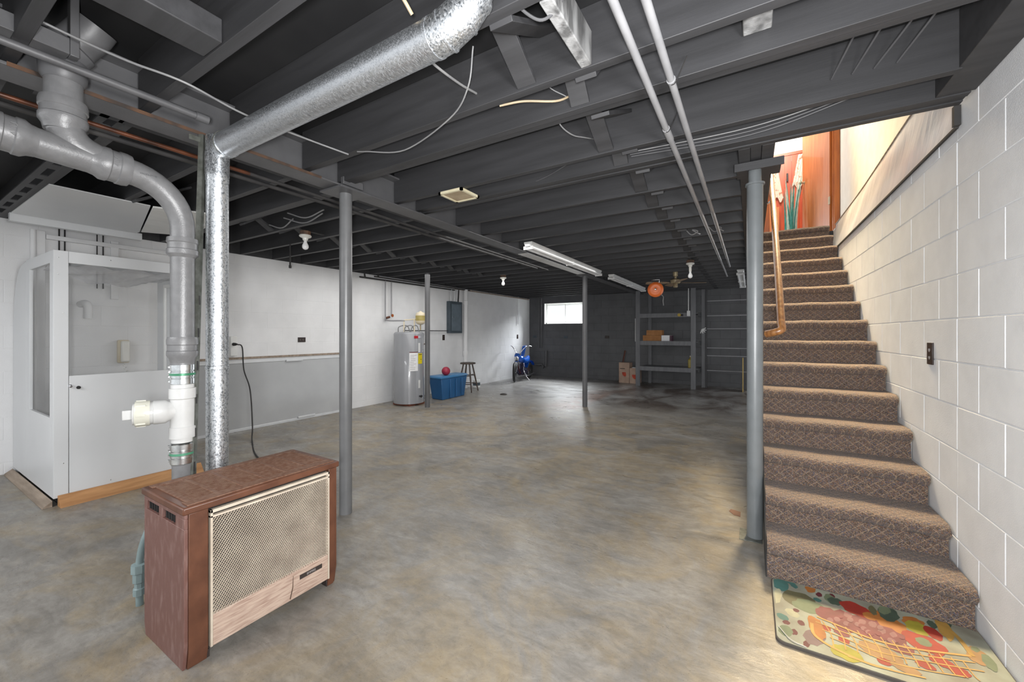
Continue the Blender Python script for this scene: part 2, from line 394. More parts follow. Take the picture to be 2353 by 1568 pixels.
ORD = ['first', 'second', 'third', 'fourth', 'fifth', 'sixth', 'seventh', 'eighth', 'ninth', 'tenth', 'eleventh', 'twelfth', 'thirteenth', 'fourteenth', 'fifteenth',
       'sixteenth', 'seventeenth', 'eighteenth', 'nineteenth', 'twentieth', 'twenty-first', 'twenty-second', 'twenty-third', 'twenty-fourth', 'twenty-fifth', 'twenty-sixth',
       'twenty-seventh', 'twenty-eighth', 'twenty-ninth', 'thirtieth']

# ------------------------------------------------------------------ block walls with real joints
def blockwall(name, m, P, u0, u1, z0, z1, off_u=0.0, off_z=.0998, holes=(), deep=.003, mort=.005, thick=.12, n=1.0):
    """P(u, z, d) -> point, d = depth towards the room; a recessed plane carries chamfered blocks"""
    bm = bmesh.new()
    bw, bh = .4064, .2032
    def q(a, b, c, d, e): bm.faces.new([bm.verts.new(P(*x)) for x in (a, b, c, d)])
    def clip(a0, a1, c0, c1):
        rects = [(a0, a1, c0, c1)]
        for (h0, h1, g0, g1) in holes:
            nr = []
            for (p0, p1, r0, r1) in rects:
                if h1 <= p0 or h0 >= p1 or g1 <= r0 or g0 >= r1: nr.append((p0, p1, r0, r1)); continue
                if p0 < h0: nr.append((p0, h0, r0, r1))
                if p1 > h1: nr.append((h1, p1, r0, r1))
                a, b = max(p0, h0), min(p1, h1)
                if r0 < g0: nr.append((a, b, r0, g0))
                if r1 > g1: nr.append((a, b, g1, r1))
            rects = nr
        return rects
    for (a0, a1, c0, c1) in clip(u0, u1, z0, z1):
        q((a0, c0, -deep), (a1, c0, -deep), (a1, c1, -deep), (a0, c1, -deep), 0)
    k0 = math.floor((z0 - off_z) / bh); k1 = math.ceil((z1 - off_z) / bh)
    for k in range(k0, k1):
        sh = off_u + (bw / 2 if k % 2 else 0)
        i0 = math.floor((u0 - sh) / bw); i1 = math.ceil((u1 - sh) / bw)
        for i in range(i0, i1):
            a0, a1 = max(u0, sh + i * bw + mort / 2), min(u1, sh + (i + 1) * bw - mort / 2)
            c0, c1 = max(z0, off_z + k * bh + mort / 2), min(z1, off_z + (k + 1) * bh - mort / 2)
            if a1 - a0 < .015 or c1 - c0 < .015: continue
            for (p0, p1, r0, r1) in clip(a0, a1, c0, c1):
                if p1 - p0 < .012 or r1 - r0 < .012: continue
                e = .0022; j = random.uniform(-.0006, .0006)
                o = [(p0, r0, -deep), (p1, r0, -deep), (p1, r1, -deep), (p0, r1, -deep)]
                t = [(p0 + e, r0 + e, j), (p1 - e, r0 + e, j), (p1 - e, r1 - e, j), (p0 + e, r1 - e, j)]
                O = [bm.verts.new(P(*x)) for x in o]; T = [bm.verts.new(P(*x)) for x in t]
                bm.faces.new(T)
                for s in range(4): bm.faces.new((O[s], O[(s + 1) % 4], T[(s + 1) % 4], T[s]))
    # body behind the face
    for (a0, a1, c0, c1) in clip(u0, u1, z0, z1):
        pts = [P(a, c, d) for a in (a0, a1) for c in (c0, c1) for d in (-deep - .001, -deep - thick)]
        v = [bm.verts.new(p) for p in pts]
        for f in ((0, 1, 3, 2), (4, 6, 7, 5), (0, 4, 5, 1), (2, 3, 7, 6), (0, 2, 6, 4), (1, 5, 7, 3)): bm.faces.new([v[i] for i in f])
    me = bpy.data.meshes.new(name); bm.to_mesh(me); bm.free(); me.materials.append(m)
    o = bpy.data.objects.new(name, me); C.objects.link(o); o['kind'] = 'structure'; ROOT[o.name] = Vector((0, 0, 0))
    return o
XL, XR, YF, YB = -5.66, .815, 10.45, -2.6
blockwall('wall_right', BLOCKW, lambda u, z, d: (XR - d, u, z), YB, 2.62, 0, 2.30, off_u=2.626 - .2032)
blockwall('wall_right', BLOCKW, lambda u, z, d: (XR - d, u, z), 2.62, 6.2, 0, 2.20, off_u=2.626 - .2032)
blockwall('wall_left', BLOCKL, lambda u, z, d: (XL + d, u, z), YB, YF + .1, 0, 2.268, off_u=.1, deep=.0011)
WIN = (-5.16, -3.98, 1.517, 2.11)
blockwall('wall_far', BLOCKD, lambda u, z, d: (u, YF - d, z), XL - .11, XR + .1, 0, 2.30, holes=[WIN], deep=.003, thick=.2)
struct('floor', B(XL - .1, XR + .1, YB, YF + .2, -.1, 0), FLOOR)
bm = Bs([(XL - .1, -.0, YB, YF + .2, 2.505, 2.54), (-.0, XR + .14, YB, 2.44, 2.505, 2.54), (-.0, XR + .14, 6.35, 9.2, 2.44, 2.535)])
struct('ceiling', bm, DECK)

# ------------------------------------------------------------------ floor joists
NEAR = [(-2.1, .04), (-1.7, .04), (-1.3, .04), (-.9, .04), (-.5, .04), (-.1, .04), (.29, .04), (.682, .042), (1.055, .04), (1.458, .042), (1.705, .09), (2.205, .04), (2.44, .115)]
y = 2.97
FARJ = []
while y < 10.3: FARJ.append((y, .04)); y += .406
def joist(x0, x1, y0, t, label, group):
    bm = B(x0, x1, y0, y0 + t, 2.27, 2.505)
    if t > .06:                                   # doubled member: a visible seam
        bm.free(); n = 2 if t < .1 else 3; bm = bmesh.new(); s = t / n
        for i in range(n): box(bm, x0, x1, y0 + i * s + .0008, y0 + (i + 1) * s - .0008, 2.27 + (.006 if i % 2 else 0), 2.505)
    return one('ceiling_joist', bm, DARK, label, 'joist', group, bev=.002)
GR, GL = 'charcoal joists right of the steel beam', 'charcoal joists left of the steel beam'
vis = [j for j in NEAR if j[0] > .2]
for (yy, t) in NEAR:
    if yy < .2:
        if yy > -.6:
            joist(-2.40, .70, yy, t, 'charcoal ceiling joist directly above the camera, %s the vent duct' % ('nearest behind' if yy > -.2 else 'farther behind'), GR)
        continue
    i = vis.index((yy, t))
    L_ = 'charcoal %sceiling joist right of the steel beam, %s one from the camera' % ('doubled ' if t > .06 and t < .1 else 'tripled ' if t > .1 else '', ORD[i])
    joist(-2.40, .70 if t < .1 else .80, yy, t, L_, GR)
for i, (yy, t) in enumerate(FARJ):
    joist(-2.40, -.06, yy, t, 'charcoal ceiling joist ending at the stairwell header, %s one beyond the opening edge' % ORD[i], GR)
LJ = [.29, .682, 1.085, 1.48, 1.79, 2.2] + [2.605 + .406 * k for k in range(19)]
for i, yy in enumerate(LJ):
    joist(XL, -2.44, yy, .042 if yy != 1.79 else .09, 'charcoal ceiling joist left of the steel beam, %s one from the camera' % ORD[i], GL)
# cross bridging in every bay
def bridging(x, ya, yb, label, group):
    t = thing('cross_bridging', (x, ya, 2.28), label, 'bridging', group)
    for k, (p, q) in enumerate((((x, ya, 2.50), (x, yb, 2.285)), ((x + .1, ya, 2.262), (x + .1, yb, 2.47)))):
        p, q = Vector(p), Vector(q); d = (q - p); n = Vector((1, 0, 0)).cross(d).normalized()
        bm = bmesh.new(); obox(bm, (p + q) / 2, Vector((.043, 0, 0)), d / 2, n * .009); mk('brace', bm, DARK, t, .0015)
seq = [(yy, t) for yy, t in NEAR if yy > .6] + FARJ
for i in range(1, len(seq) - 1):
    a = seq[i][0] + seq[i][1]; b = seq[i + 1][0]
    if b - a < .15: continue
    bridging({1: -.80, 2: -.66, 3: -.70}.get(i, -.68), a, b, 'crossed charcoal wooden braces between joists right of the beam, %s pair from the camera' % ORD[i - 1], 'bridging right of the beam')
for i in range(2, 14):
    a = LJ[i] + (.042 if LJ[i] != 1.79 else .09); b = LJ[i + 1]
    bridging(-4.15, a, b, 'crossed charcoal wooden braces between joists left of the beam, %s pair from the camera' % ORD[i - 2], 'bridging left of the beam')
# sill plate, headers
one('sill_plate', B(.69, .812, YB, 2.44, 2.275, 2.50), DARK, 'dark sill board capping the right block wall beside the joist ends', 'board', bev=.002)
hd = bmesh.new()
for x0, x1, dz in ((-.06, -.003, .0), (-.001, .052, .008), (.054, .11, 0)): box(hd, x0, x1, 2.557, 6.34, 2.27 + dz, 2.503)
one('stairwell_header', hd, DARK, 'charcoal tripled header running beside the stair opening above the near column', 'beam', bev=.002)
one('rim_board', B(XL - .13, XL - .001, YB, YF + .1, 2.269, 2.504), DARK, 'charcoal rim board closing the joist ends above the left wall', 'board')
one('rim_board', B(XL, XR, YF - .10, YF + .12, 2.3005, 2.5045), DARK, 'charcoal rim board on top of the far charcoal wall', 'board')
one('rim_board', B(.116, .14, 2.56, 6.3, 2.51, 2.53), DARK, 'thin dark board edge along the left of the stair opening', 'board')
# bridging blocks and boards near the camera
one('nailing_block', Bs([(-1.74, -1.60, .33, .681, 2.275, 2.36)]), DARK, 'short wide charcoal board between joists left of the duct elbow', 'board', bev=.004)
bm = bmesh.new(); obox(bm, (-.54, 1.277, 2.335), (.022, 0, 0), (0, .178, 0), (0, 0, .065))
one('wood_block', bm, WORN, 'pale paint-worn wooden block between joists beside the ceiling pipes', 'block', bev=.004)
bm = bmesh.new(); obox(bm, (.02, 1.575, 2.40), (.045, 0, 0), (0, .12, 0), (0, 0, .06))
one('wood_block', bm, WORN, 'small worn grey block above the near joist right of the ceiling pipes', 'block', bev=.004)

# ------------------------------------------------------------------ steel beam
t = thing('steel_beam', (-2.42, 4, 2.235), 'long charcoal steel beam carrying the joists on three columns', 'beam')
mk('web', B(-2.426, -2.414, -1.2, YF - .02, 2.247, 2.44), STEELP, t)
mk('bottom_flange', B(-2.497, -2.343, -1.2, YF - .02, 2.236, 2.248), STEELP, t, .002)
mk('top_flange', B(-2.497, -2.343, -1.2, YF - .02, 2.44, 2.452), STEELP, t)
o = mk('rusted_edge', B(-2.3445, -2.3415, .3, 1.55, 2.234, 2.25), RUST, t)
o = mk('pale_underside_strip', B(-2.49, -2.35, 4.3, 6.28, 2.2335, 2.2362), FIXT, t); o['label'] = 'pale stretch of the beam underside'  # paler strip on one stretch of the bottom flange
for k in range(12):
    pass
# timber packing on top of the web left side
one('packing_board', B(-2.60, -2.50, .4, 4.6, 2.262, 2.268), DARK, 'thin dark packing strip along the left edge of the steel beam', 'board')

def column(x, y, r, z, m, label, base=True, cap='plate', top_r=None):
    t = thing('support_column', (x, y, 0), label, 'column', 'steel support columns')
    zb = .008 if base else 0
    mk('shaft', La((x, y, zb), [(0, r), (z - zb, r)], seg=36), m, t)
    if base: mk('base_plate', B(x - .09, x + .09, y - .09, y + .09, 0, .008), m, t, .001)
    return t
c1 = column(-2.415, 1.78, .0415, 2.215, COLP, 'grey steel column right of the brown heater, under the beam', base=False)
mk('cap_plate', B(-2.53, -2.30, 1.66, 1.90, 2.215, 2.227), STEELP, c1, .001)
mk('splice_clip', Bs([(-2.36, -2.33, 1.70, 1.86, 2.25, 2.30)]), STEELP, c1, .003)
c2 = column(.022, 2.86, .0435, 2.16, COLB, 'blue-grey steel column standing at the foot of the carpeted stairs', base=False)
mk('collar', La((.022, 2.86, 2.155), [(0, .052), (.012, .052), (.016, .04)], seg=32), COLB, c2)
mk('adjusting_tube', La((.022, 2.86, 2.16), [(0, .035), (.088, .035)], seg=28), COLB, c2)
mk('cap_plate', B(-.075, .155, 2.76, 2.98, 2.248, 2.262), DARK, c2, .001)
mk('cap_flange', B(-.085, .165, 2.752, 2.76, 2.22, 2.268), DARK, c2, .001)
mk('base_plate', B(-.06, .06, 2.78, 2.94, 0, .004), LEAD, c2, .001)
c3 = column(-4.68, 5.03, .042, 2.265, STEELP, 'dark grey steel column standing between the water heater and the blue tote', base=False)
c4 = column(-2.42, 6.45, .042, 2.225, STEELP, 'charcoal steel column in the middle of the far floor under the beam', base=False)
mk('cap_plate', B(-2.53, -2.30, 6.33, 6.57, 2.225, 2.235), STEELP, c4, .001)

# ------------------------------------------------------------------ brown gas heater
hx0, hx1, hy0, hy1, hz = -2.165, -1.78, .635, 1.262, .615
h = thing('gas_heater', ((hx0 + hx1) / 2, (hy0 + hy1) / 2, 0), 'brown enamel gas room heater with cream perforated front on the concrete floor', 'heater')
# side panels with slots
def side(y0, y1, slots):
    bm = bmesh.new()
    pr = [(hx0 + .012, 0), (hx1 - .02, 0), (hx1 - .004, .09), (hx1 - .004, hz - .035), (hx0, hz - .035), (hx0, .05)]
    if not slots:
        prism(bm, pr, 'y', y0, y1)
    else:
        zt = hz - .035; zb = zt - .055
        prism(bm, [(hx0 + .012, 0), (hx1 - .02, 0), (hx1 - .004, .09), (hx1 - .004, zb), (hx0, zb), (hx0, .05)], 'y', y0, y1)
        box(bm, hx0, hx1 - .004, y0, y1, zt - .018, zt)
        xs = [hx0, hx0 + .03, hx0 + .15, hx0 + .185, hx0 + .305, hx1 - .004]
        for i in (0, 2, 4): box(bm, xs[i], xs[i + 1], y0, y1, zb, zt - .018)
    return bm
mk('side_panel', side(hy0, hy0 + .012, True), BROWNW, h, .0015)['label'] = 'worn purplish-brown side panel with two slots'
mk('side_panel', side(hy1 - .012, hy1, False), BROWN, h, .0015)
for k, x in enumerate((hx0 + .085, hx0 + .25)):
    bm = bmesh.new()
    for s in range(5): box(bm, x - .055 + s * .024, x - .05 + s * .024, hy0 + .008, hy0 + .03, hz - .09, hz - .05)
    mk('vent_louvre', bm, BLACK, h)
mk('casing_back', B(hx0, hx0 + .01, hy0 + .012, hy1 - .012, .03, hz - .035), BROWN, h)
mk('inner_shell', B(hx0 + .03, hx1 - .045, hy0 + .03, hy1 - .03, .03, hz - .05), BLACK, h)
# front corner posts
for a, b in ((hy0, hy0 + .075), (hy1 - .045, hy1)):
    bm = Pr([(hx1 - .03, 0), (hx1 - .012, 0), (hx1, .05), (hx1, hz - .035), (hx1 - .03, hz - .035)], 'y', a + (.0125 if a == hy0 else 0), b - (.0125 if b == hy1 else 0))
    mk('corner_post', bm, BROWN, h, .002)
# top
mk('top_panel', B(hx0 - .008, hx1 + .008, hy0 - .008, hy1 + .008, hz - .035, hz - .006), BROWN, h, .006)
bm = bmesh.new()
n = 6; w_ = (hy1 - hy0 - .06) / n
for i in range(n):
    y0 = hy0 + .03 + i * w_ + .008; y1 = y0 + w_ - .016
    rows = 16
    for r_ in range(rows):
        yy = y0 + (y1 - y0) * (r_ + .5) / rows
        box(bm, hx0 + .045, hx1 - .06, yy - .0013, yy + .0013, hz - .0085, hz - .0035)
    cols = 40
    for c_ in range(cols):
        xx = hx0 + .045 + (hx1 - hx0 - .105) * (c_ + .5) / cols
        box(bm, xx - .0012, xx + .0012, y0, y1, hz - .0085, hz - .0042)
mk('top_grille', bm, BROWNTOP, h)
bm = bmesh.new()
for i in range(n + 1):
    yy = hy0 + .03 + i * w_; box(bm, hx0 + .03, hx1 - .045, yy - .008, yy + .008, hz - .008, hz - .002)
box(bm, hx0 + .006, hx0 + .045, hy0 + .012, hy1 - .012, hz - .008, hz - .0025)
box(bm, hx1 - .06, hx1 - .008, hy0 + .012, hy1 - .012, hz - .008, hz - .0025)
mk('top_ribs', bm, BROWNTOP, h, .001)
# front: cream frame, diamond mesh, lower panel
fy0, fy1 = hy0 + .08, hy1 - .045
fz0, fz1, fm = .045, hz - .045, .165
bm = bmesh.new()
for a in ((hx1 - .012, hx1 + .006, fy0, fy0 + .008, fz0, fz1), (hx1 - .012, hx1 + .006, fy1 - .008, fy1, fz0, fz1), (hx1 - .012, hx1 + .006, fy0, fy1, fz1 - .012, fz1), (hx1 - .012, hx1 + .006, fy0, fy1, fz1 - .03, fz1 - .022)): box(bm, *a)
mk('front_frame', bm, CREAM, h, .001)
mk('lower_front_panel', B(hx1 - .012, hx1 + .004, fy0 + .008, fy1 - .008, fz0, fm), CREAMPANEL, h, .002)
bm = bmesh.new()
R, K = 50, 44
gz0, gz1, gy0, gy1 = fm, fz1 - .03, fy0 + .008, fy1 - .008
pz = (gz1 - gz0) / R; py = (gy1 - gy0) / (2 * K)
for i in range(R + 1):
    prev = None
    for j in range(2 * K + 1):
        sgn = 1 if (i + j) % 2 else -1
        zc = gz0 + i * pz + sgn * pz * .28
        wd = .0020 if sgn > 0 else .0015
        yy = gy0 + j * py
        cur = [bm.verts.new(c) for c in ((hx1 - .004, yy, zc - wd), (hx1 + .003, yy, zc - wd * .2), (hx1 - .002, yy, zc + wd))]
        if prev:
            for a in range(2): bm.faces.new((prev[a], cur[a], cur[a + 1], prev[a + 1]))
        prev = cur
mk('diamond_mesh_grille', bm, CREAM, h, flat=True)
mk('nameplate', B(hx1 + .004, hx1 + .006, hy1 - .195, hy1 - .085, .118, .138), NAMEP, h)
text('lettering', 'EMPIRE', .014, GREYTXT, h, Matrix.Translation((hx1 + .0062, hy1 - .14, .128)) @ Matrix.Rotation(PI / 2, 4, 'Z') @ Matrix.Rotation(PI / 2, 4, 'X'))
bm = bmesh.new(); sweep(bm, [(hx1 + .0045, hy1 - .225, .15), (hx1 + .005, hy1 - .228, .10), (hx1 + .0045, hy1 - .24, .055)], [.002, .004, .005], 6, ry=.3); mk('rust_drip', bm, RUST, h)
mk('foot', B(hx1 - .05, hx1 - .012, hy1 - .05, hy1 - .02, 0, .03), NAMEP, h, .002)
mk('foot', B(hx1 - .05, hx1 - .014, hy0 + .06, hy0 + .085, 0, .03), NAMEP, h, .002)
mk('foot_screw', La((hx1 - .004, hy0 + .064, .055), [(0, .006), (.004, .005)], axis=(1, 0, 0), seg=10), CREAM, h)

# gas pipe fitting behind the heater
g = thing('gas_pipe_fitting', (-2.41, .69, 0), 'pale grey-green threaded pipe fitting rising from the floor behind the heater side', 'pipe')
mk('pipe', Sw(curve([(-2.41, .69, 0), (-2.41, .69, .2), (-2.40, .72, .34), (-2.37, .80, .5)]), .014, 12), TAPE, g)
mk('union_nut', La((-2.41, .69, .05), [(0, .02), (.0, .024), (.03, .024), (.034, .019), (.055, .019), (.06, .025), (.10, .025), (.104, .031), (.14, .031), (.143, .02)], seg=8), TAPE, g)

# ------------------------------------------------------------------ galvanised vent duct
dx, dy, dr = -2.275, .945, .047
d = thing('vent_duct', (dx, dy, 0), 'shiny galvanised round vent duct rising behind the heater and crossing under the joists', 'duct')
mk('riser', La((dx, dy, .02), [(0, dr), (1.05, dr), (1.052, dr + .002), (1.068, dr + .002), (1.07, dr), (1.98, dr), (1.985, dr + .002), (2.02, dr + .002)], seg=40), GALV, d)
mk('tee', La((dx, dy, 2.03), [(0, dr + .003), (.10, dr + .004), (.12, dr + .001), (.19, dr + .001), (.193, dr - .003)], seg=40), GALV, d)
mk('branch_collar', La((dx + .02, dy, 2.163), [(0, dr - .004), (.03, dr + .004), (.06, .0585), (.085, .0585)], axis=(1, 0, 0), seg=36), GALV, d)
dr = .057
mk('cross_run', La((dx + .1, dy, 2.165), [(0, dr), (1.32, dr), (1.322, dr + .0025), (1.335, dr + .0025)], axis=(1, 0, .006), seg=44), GALV_S, d)
bm = bmesh.new()
gore = [(-.86, .945, 2.172), (-.80, .945, 2.176), (-.745, .952, 2.205), (-.715, .965, 2.255), (-.71, .975, 2.31), (-.71, .975, 2.5)]
sweep(bm, gore, dr + .001, 40)
mk('elbow', bm, GALV, d)
bm = bmesh.new()
for i in (1, 2, 3, 4):
    p = Vector(gore[i]); q = (Vector(gore[i]) - Vector(gore[i - 1])).normalized() * .003; q2 = (Vector(gore[min(i + 1, 5)]) - Vector(gore[i - 1])).normalized() * .003
    cyl(bm, p - q2, p + q2, dr + .004, 40)
mk('elbow_seams', bm, GALV_S, d)
mk('hanger_strap', Sw([(dx + .1 + .004 * math.cos(a), dy + (dr + .003) * math.sin(a), 2.166 + (dr + .003) * math.cos(a)) for a in [k * PI / 12 for k in range(25)]], .0018, 5), LEAD, d)

# ------------------------------------------------------------------ cast iron drain stack
px, py_, pr_ = -2.272, .803, .0455
s = thing('drain_stack', (px, py_, 0), 'thick silver-grey drain pipe with white cleanout, curving up to the ceiling at left', 'pipe')
mk('lower_pipe', La((px, py_, 0), [(0, pr_ - .006), (.66, pr_ - .006)], seg=36), IRON, s)
def clamp(z):
    o = mk('band_clamp', La((px, py_, z), [(0, pr_ - .003), (.004, pr_ + .001), (.028, pr_ + .001), (.03, pr_ - .001), (.034, pr_ - .001), (.036, pr_ + .001), (.06, pr_ + .001), (.062, pr_ - .001), (.066, pr_ - .001), (.068, pr_ + .001), (.092, pr_ + .001), (.096, pr_ - .003)], seg=36), STEEL, s)
    mk('green_band', La((px, py_, z + .042), [(0, pr_ + .0005), (.002, pr_ + .003), (.010, pr_ + .003), (.012, pr_ + .0005)], seg=36), GREEN, o)
    bm = bmesh.new()
    for k in range(4): cyl(bm, (px - .02, py_ - .042, z + .015 + k * .022), (px - .042, py_ - .038, z + .015 + k * .022), .005, 8)
    mk('clamp_screws', bm, STEEL, o)
clamp(.645); clamp(1.012)
bm = bmesh.new()
lathe(bm, (px, py_, .745), [(0, pr_ - .004), (.02, pr_ - .004), (.021, pr_ + .004), (.07, pr_ + .004), (.074, pr_), (.20, pr_), (.204, pr_ + .005), (.25, pr_ + .005), (.252, pr_ - .002), (.285, pr_ - .002)], seg=36)
bd = Vector((-.33, -.94, 0)).normalized(); rb = .0535
lathe(bm, Vector((px, py_, .893)) + bd * .015, [(0, .036), (.02, .040), (.035, .046), (.045, rb), (.085, rb), (.087, rb - .003), (.105, rb - .003)], axis=bd, seg=36)
mk('cleanout_tee', bm, PVC, s)['label'] = 'white plastic cleanout tee'
bm = bmesh.new()
lathe(bm, Vector((px, py_, .893)) + bd * .112, [(0, rb - .004), (.0, rb + .002), (.045, rb + .003), (.050, rb), (.052, rb - .012)], axis=bd, seg=36)
for k in range(8):
    an = k * PI / 4; sdv = Vector((bd.y, -bd.x, 0)); c_ = Vector((px, py_, .893)) + bd * .142 + (sdv * math.cos(an) + Vector((0, 0, 1)) * math.sin(an)) * (rb + .0025)
    obox(bm, c_, bd * .016, sdv * .003, (0, 0, .003))
mk('cleanout_collar', bm, CREAMPVC, s)
pc = Vector((px, py_, .893)) + bd * .163
o = mk('cleanout_plug', La(pc, [(0, rb - .006), (.006, rb - .007), (.006, .024), (.008, .022)], axis=bd, seg=36), PVC, s)
bm = bmesh.new(); obox(bm, pc + bd * .022, (.016, -.005, 0), bd * .017, (0, 0, .021)); mk('plug_grip', bm, PVC, o, .003)
hub = [(0, pr_), (.0, pr_ + .010), (.014, pr_ + .0135), (.035, pr_ + .0135), (.038, pr_ + .0095), (.062, pr_ + .0095), (.066, pr_ + .0135), (.085, pr_ + .0135), (.10, pr_ + .004), (.12, pr_)]
def flip(p): L_ = p[-1][0]; return [(L_ - a, b) for a, b in reversed(p)]
mk('hub', La((px, py_, 1.112), flip(hub)[0:] , seg=40), IRON, s)
mk('upper_pipe', La((px, py_, 1.10), [(0, pr_), (.63, pr_)], seg=36), IRON, s)
mk('hub', La((px, py_, 1.60), flip([(0, pr_), (0, pr_ + .012), (.02, pr_ + .014), (.024, pr_ + .010), (.05, pr_ + .010), (.054, pr_ + .014), (.075, pr_ + .014), (.09, pr_)]), seg=40), IRON, s)
bend = [(px, py_, 1.68)] + [(px, py_ - .20 * (1 - math.cos(a)), 1.735 + .205 * math.sin(a)) for a in [k * PI / 2 / 10 * .97 for k in range(11)]] + [(px, .56, 1.944)]
mk('long_bend', Sw(bend, [pr_ + .0085 * k / (len(bend) - 1) for k in range(len(bend))], 36), IRON, s)
pr_ = .054
hub = [(a, (b_ - .0455) + .054) for a, b_ in hub]
ax = Vector((0, -1, .07)).normalized()
mk('hub', La((px, .615, 1.940), hub, axis=ax, seg=40), IRON, s)
mk('cross_pipe', La((px, .52, 1.946), [(0, pr_), (.8, pr_)], axis=ax, seg=36), IRON, s)
mk('hub', La((px, .36, 1.957), flip(hub), axis=ax, seg=40), IRON, s)
mk('wye_branch', Sw(curve([(px, .60, 1.94), (px, .53, 1.955), (px, .47, 1.98), (px, .438, 2.02), (px, .428, 2.08)]), pr_ + .001, 36), IRON, s)
mk('hub', La((px, .428, 2.025), flip(hub), seg=40), IRON, s)
mk('vertical_riser', La((px, .428, 2.12), [(0, pr_ - .001), (.20, pr_ - .001)], seg=36), IRON, s)
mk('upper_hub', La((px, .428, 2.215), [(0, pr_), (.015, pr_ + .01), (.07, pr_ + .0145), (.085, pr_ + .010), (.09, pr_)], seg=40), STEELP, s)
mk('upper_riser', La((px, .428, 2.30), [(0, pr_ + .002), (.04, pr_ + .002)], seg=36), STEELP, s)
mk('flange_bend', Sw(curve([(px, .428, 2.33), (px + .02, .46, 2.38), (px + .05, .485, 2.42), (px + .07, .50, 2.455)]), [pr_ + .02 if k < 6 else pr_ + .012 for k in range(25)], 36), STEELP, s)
for sN, (yy, zz) in (('4LV', (.565, 1.943)), ('4XU', (.30, 1.96))):
    text('cast_lettering', sN, .024, IRON, s, Matrix.Translation((px + pr_ + .0085, yy, zz + .005)) @ Matrix.Rotation(PI / 2, 4, 'X') @ Matrix.Rotation(PI / 2, 4, 'Y') @ Matrix.Rotation(PI / 2, 4, 'Z'), ext=.0015)
for sN, (yy, zz, sz) in (('CHARLOTTE', (.665, 1.93, .010)), ('4 X 4 45', (.43, 1.955, .012))):
    text('cast_lettering', sN, sz, COLP, s, Matrix.Translation((px + pr_ + .0005, yy, zz)) @ Matrix.Rotation(PI / 2, 4, 'Z') @ Matrix.Rotation(PI / 2, 4, 'X'), ext=.001)

# perforated angle post leaning against the stack
p0, p1 = Vector((-2.20, .792, 0)), Vector((-2.335, .90, 2.236))
a = thing('angle_post', p0, 'thin tilted galvanised slotted angle post between the drain pipe and the duct', 'post')
dv = (p1 - p0); xx = Vector((.6, -.8, 0)).normalized(); yy_ = Vector((.8, .6, 0)).normalized()
bm = bmesh.new(); obox(bm, (p0 + p1) / 2, xx * .0015, yy_ * .011, dv / 2); obox(bm, (p0 + p1) / 2 + yy_ * .010 - xx * .010, xx * .011, yy_ * .0015, dv / 2); mk('angle_iron', bm, LEAD, a)
bm = bmesh.new(); obox(bm, p1 + Vector((0, 0, -.03)), (.0015, 0, 0), (0, .05, 0), (0, 0, .012)); mk('top_bracket', bm, LEAD, a)
for k in range(6):
    bm = bmesh.new(); obox(bm, p0 + dv * (.28 + k * .07) + yy_ * .013 - xx * .004, xx * .003, yy_ * .002, Vector((0, 0, .022))); mk('cable_clip', bm, BLACKP, a)
one('black_post', B(-2.395, -2.355, .945, .985, 0, 2.235), BLACKP, 'narrow black post standing in the gap left of the galvanised duct', 'post')

# ------------------------------------------------------------------ ceiling services near the camera
def cable(name, pts, r, m, label, cat='cable', group=None, n=8, seg=8): return one(name, Sw(curve(pts, n), r, seg), m, label, cat, group)
one('conduit_pipe', La((-2.185, -.2, 2.246), [(0, .015), (1.02, .015), (1.02, .019), (1.07, .019), (1.075, .012)], axis=(0, 1, 0.004), seg=16), STEELP, 'painted grey conduit running right of the steel beam and ending at the duct', 'pipe')
t = thing('supply_pipe', (-2.60, 0, 2.215), 'water pipe left of the steel beam, bare copper near the camera', 'pipe', 'water pipes left of the beam')
mk('painted_run', Sw([(-2.601, 1.25, 2.215), (-2.61, 2, 2.215), (-2.66, 5.5, 2.215)], .011, 12), BLACKP, t)
mk('bare_run', Sw([(-2.60, .05, 2.215), (-2.601, 1.25, 2.215)], .011, 12), COPPER, t)['label'] = 'bare copper stretch'
cable('supply_pipe', [(-2.70, .05, 2.215), (-2.71, 2, 2.215), (-2.74, 5.3, 2.215)], .013, BLACKP, 'dark water pipe running left of the steel beam, farther from the beam', 'pipe', 'water pipes left of the beam', seg=12)
for i, (x, yy, L_) in enumerate(((-.345, 7.7, 'left'), (-.262, 6.6, 'right'))):
    t = thing('ceiling_pipe', (x, .2, 2.22), 'light grey painted pipe hung under the joists, %s of the parallel pair' % L_, 'pipe', 'parallel pipes under the right joists')
    mk('pipe', La((x, .2, 2.222), [(0, .0135), (yy - .2, .0135)], axis=(0, 1, 0), seg=20), CONDUIT, t)
    mk('coupling', La((x, 2.0 if i == 0 else 1.62, 2.222), [(0, .0165), (.12 if i == 0 else .01, .0165)], axis=(0, 1, 0), seg=20), CONDUIT, t)
    yh = 2.0 if i == 0 else 1.63
    mk('hanger_hook', Sw(curve([(x, yh, 2.205), (x + .017, yh, 2.215), (x + .05, yh + .05, 2.33)]), .0022, 6), BLACKP, t)
cable('wire', [(-2.12, .30, 2.34), (-2.096, .42, 2.32), (-2.03, .55, 2.285), (-1.955, .70, 2.26), (-1.963, .92, 2.24), (-1.951, 1.2, 2.245), (-1.89, 1.41, 2.23)], .0045, CABLE, 'light grey cable sagging from upper left to the first joist end', 'cable')
cable('wire', [(-1.88, 1.46, 2.262), (-1.81, 1.47, 2.25), (-1.57, 1.516, 2.22), (-1.2, 1.44, 2.25), (-1.034, 1.36, 2.30), (-.97, 1.31, 2.42)], .0035, CABLE, 'thin looping wire hanging below joists past the duct elbow', 'cable')
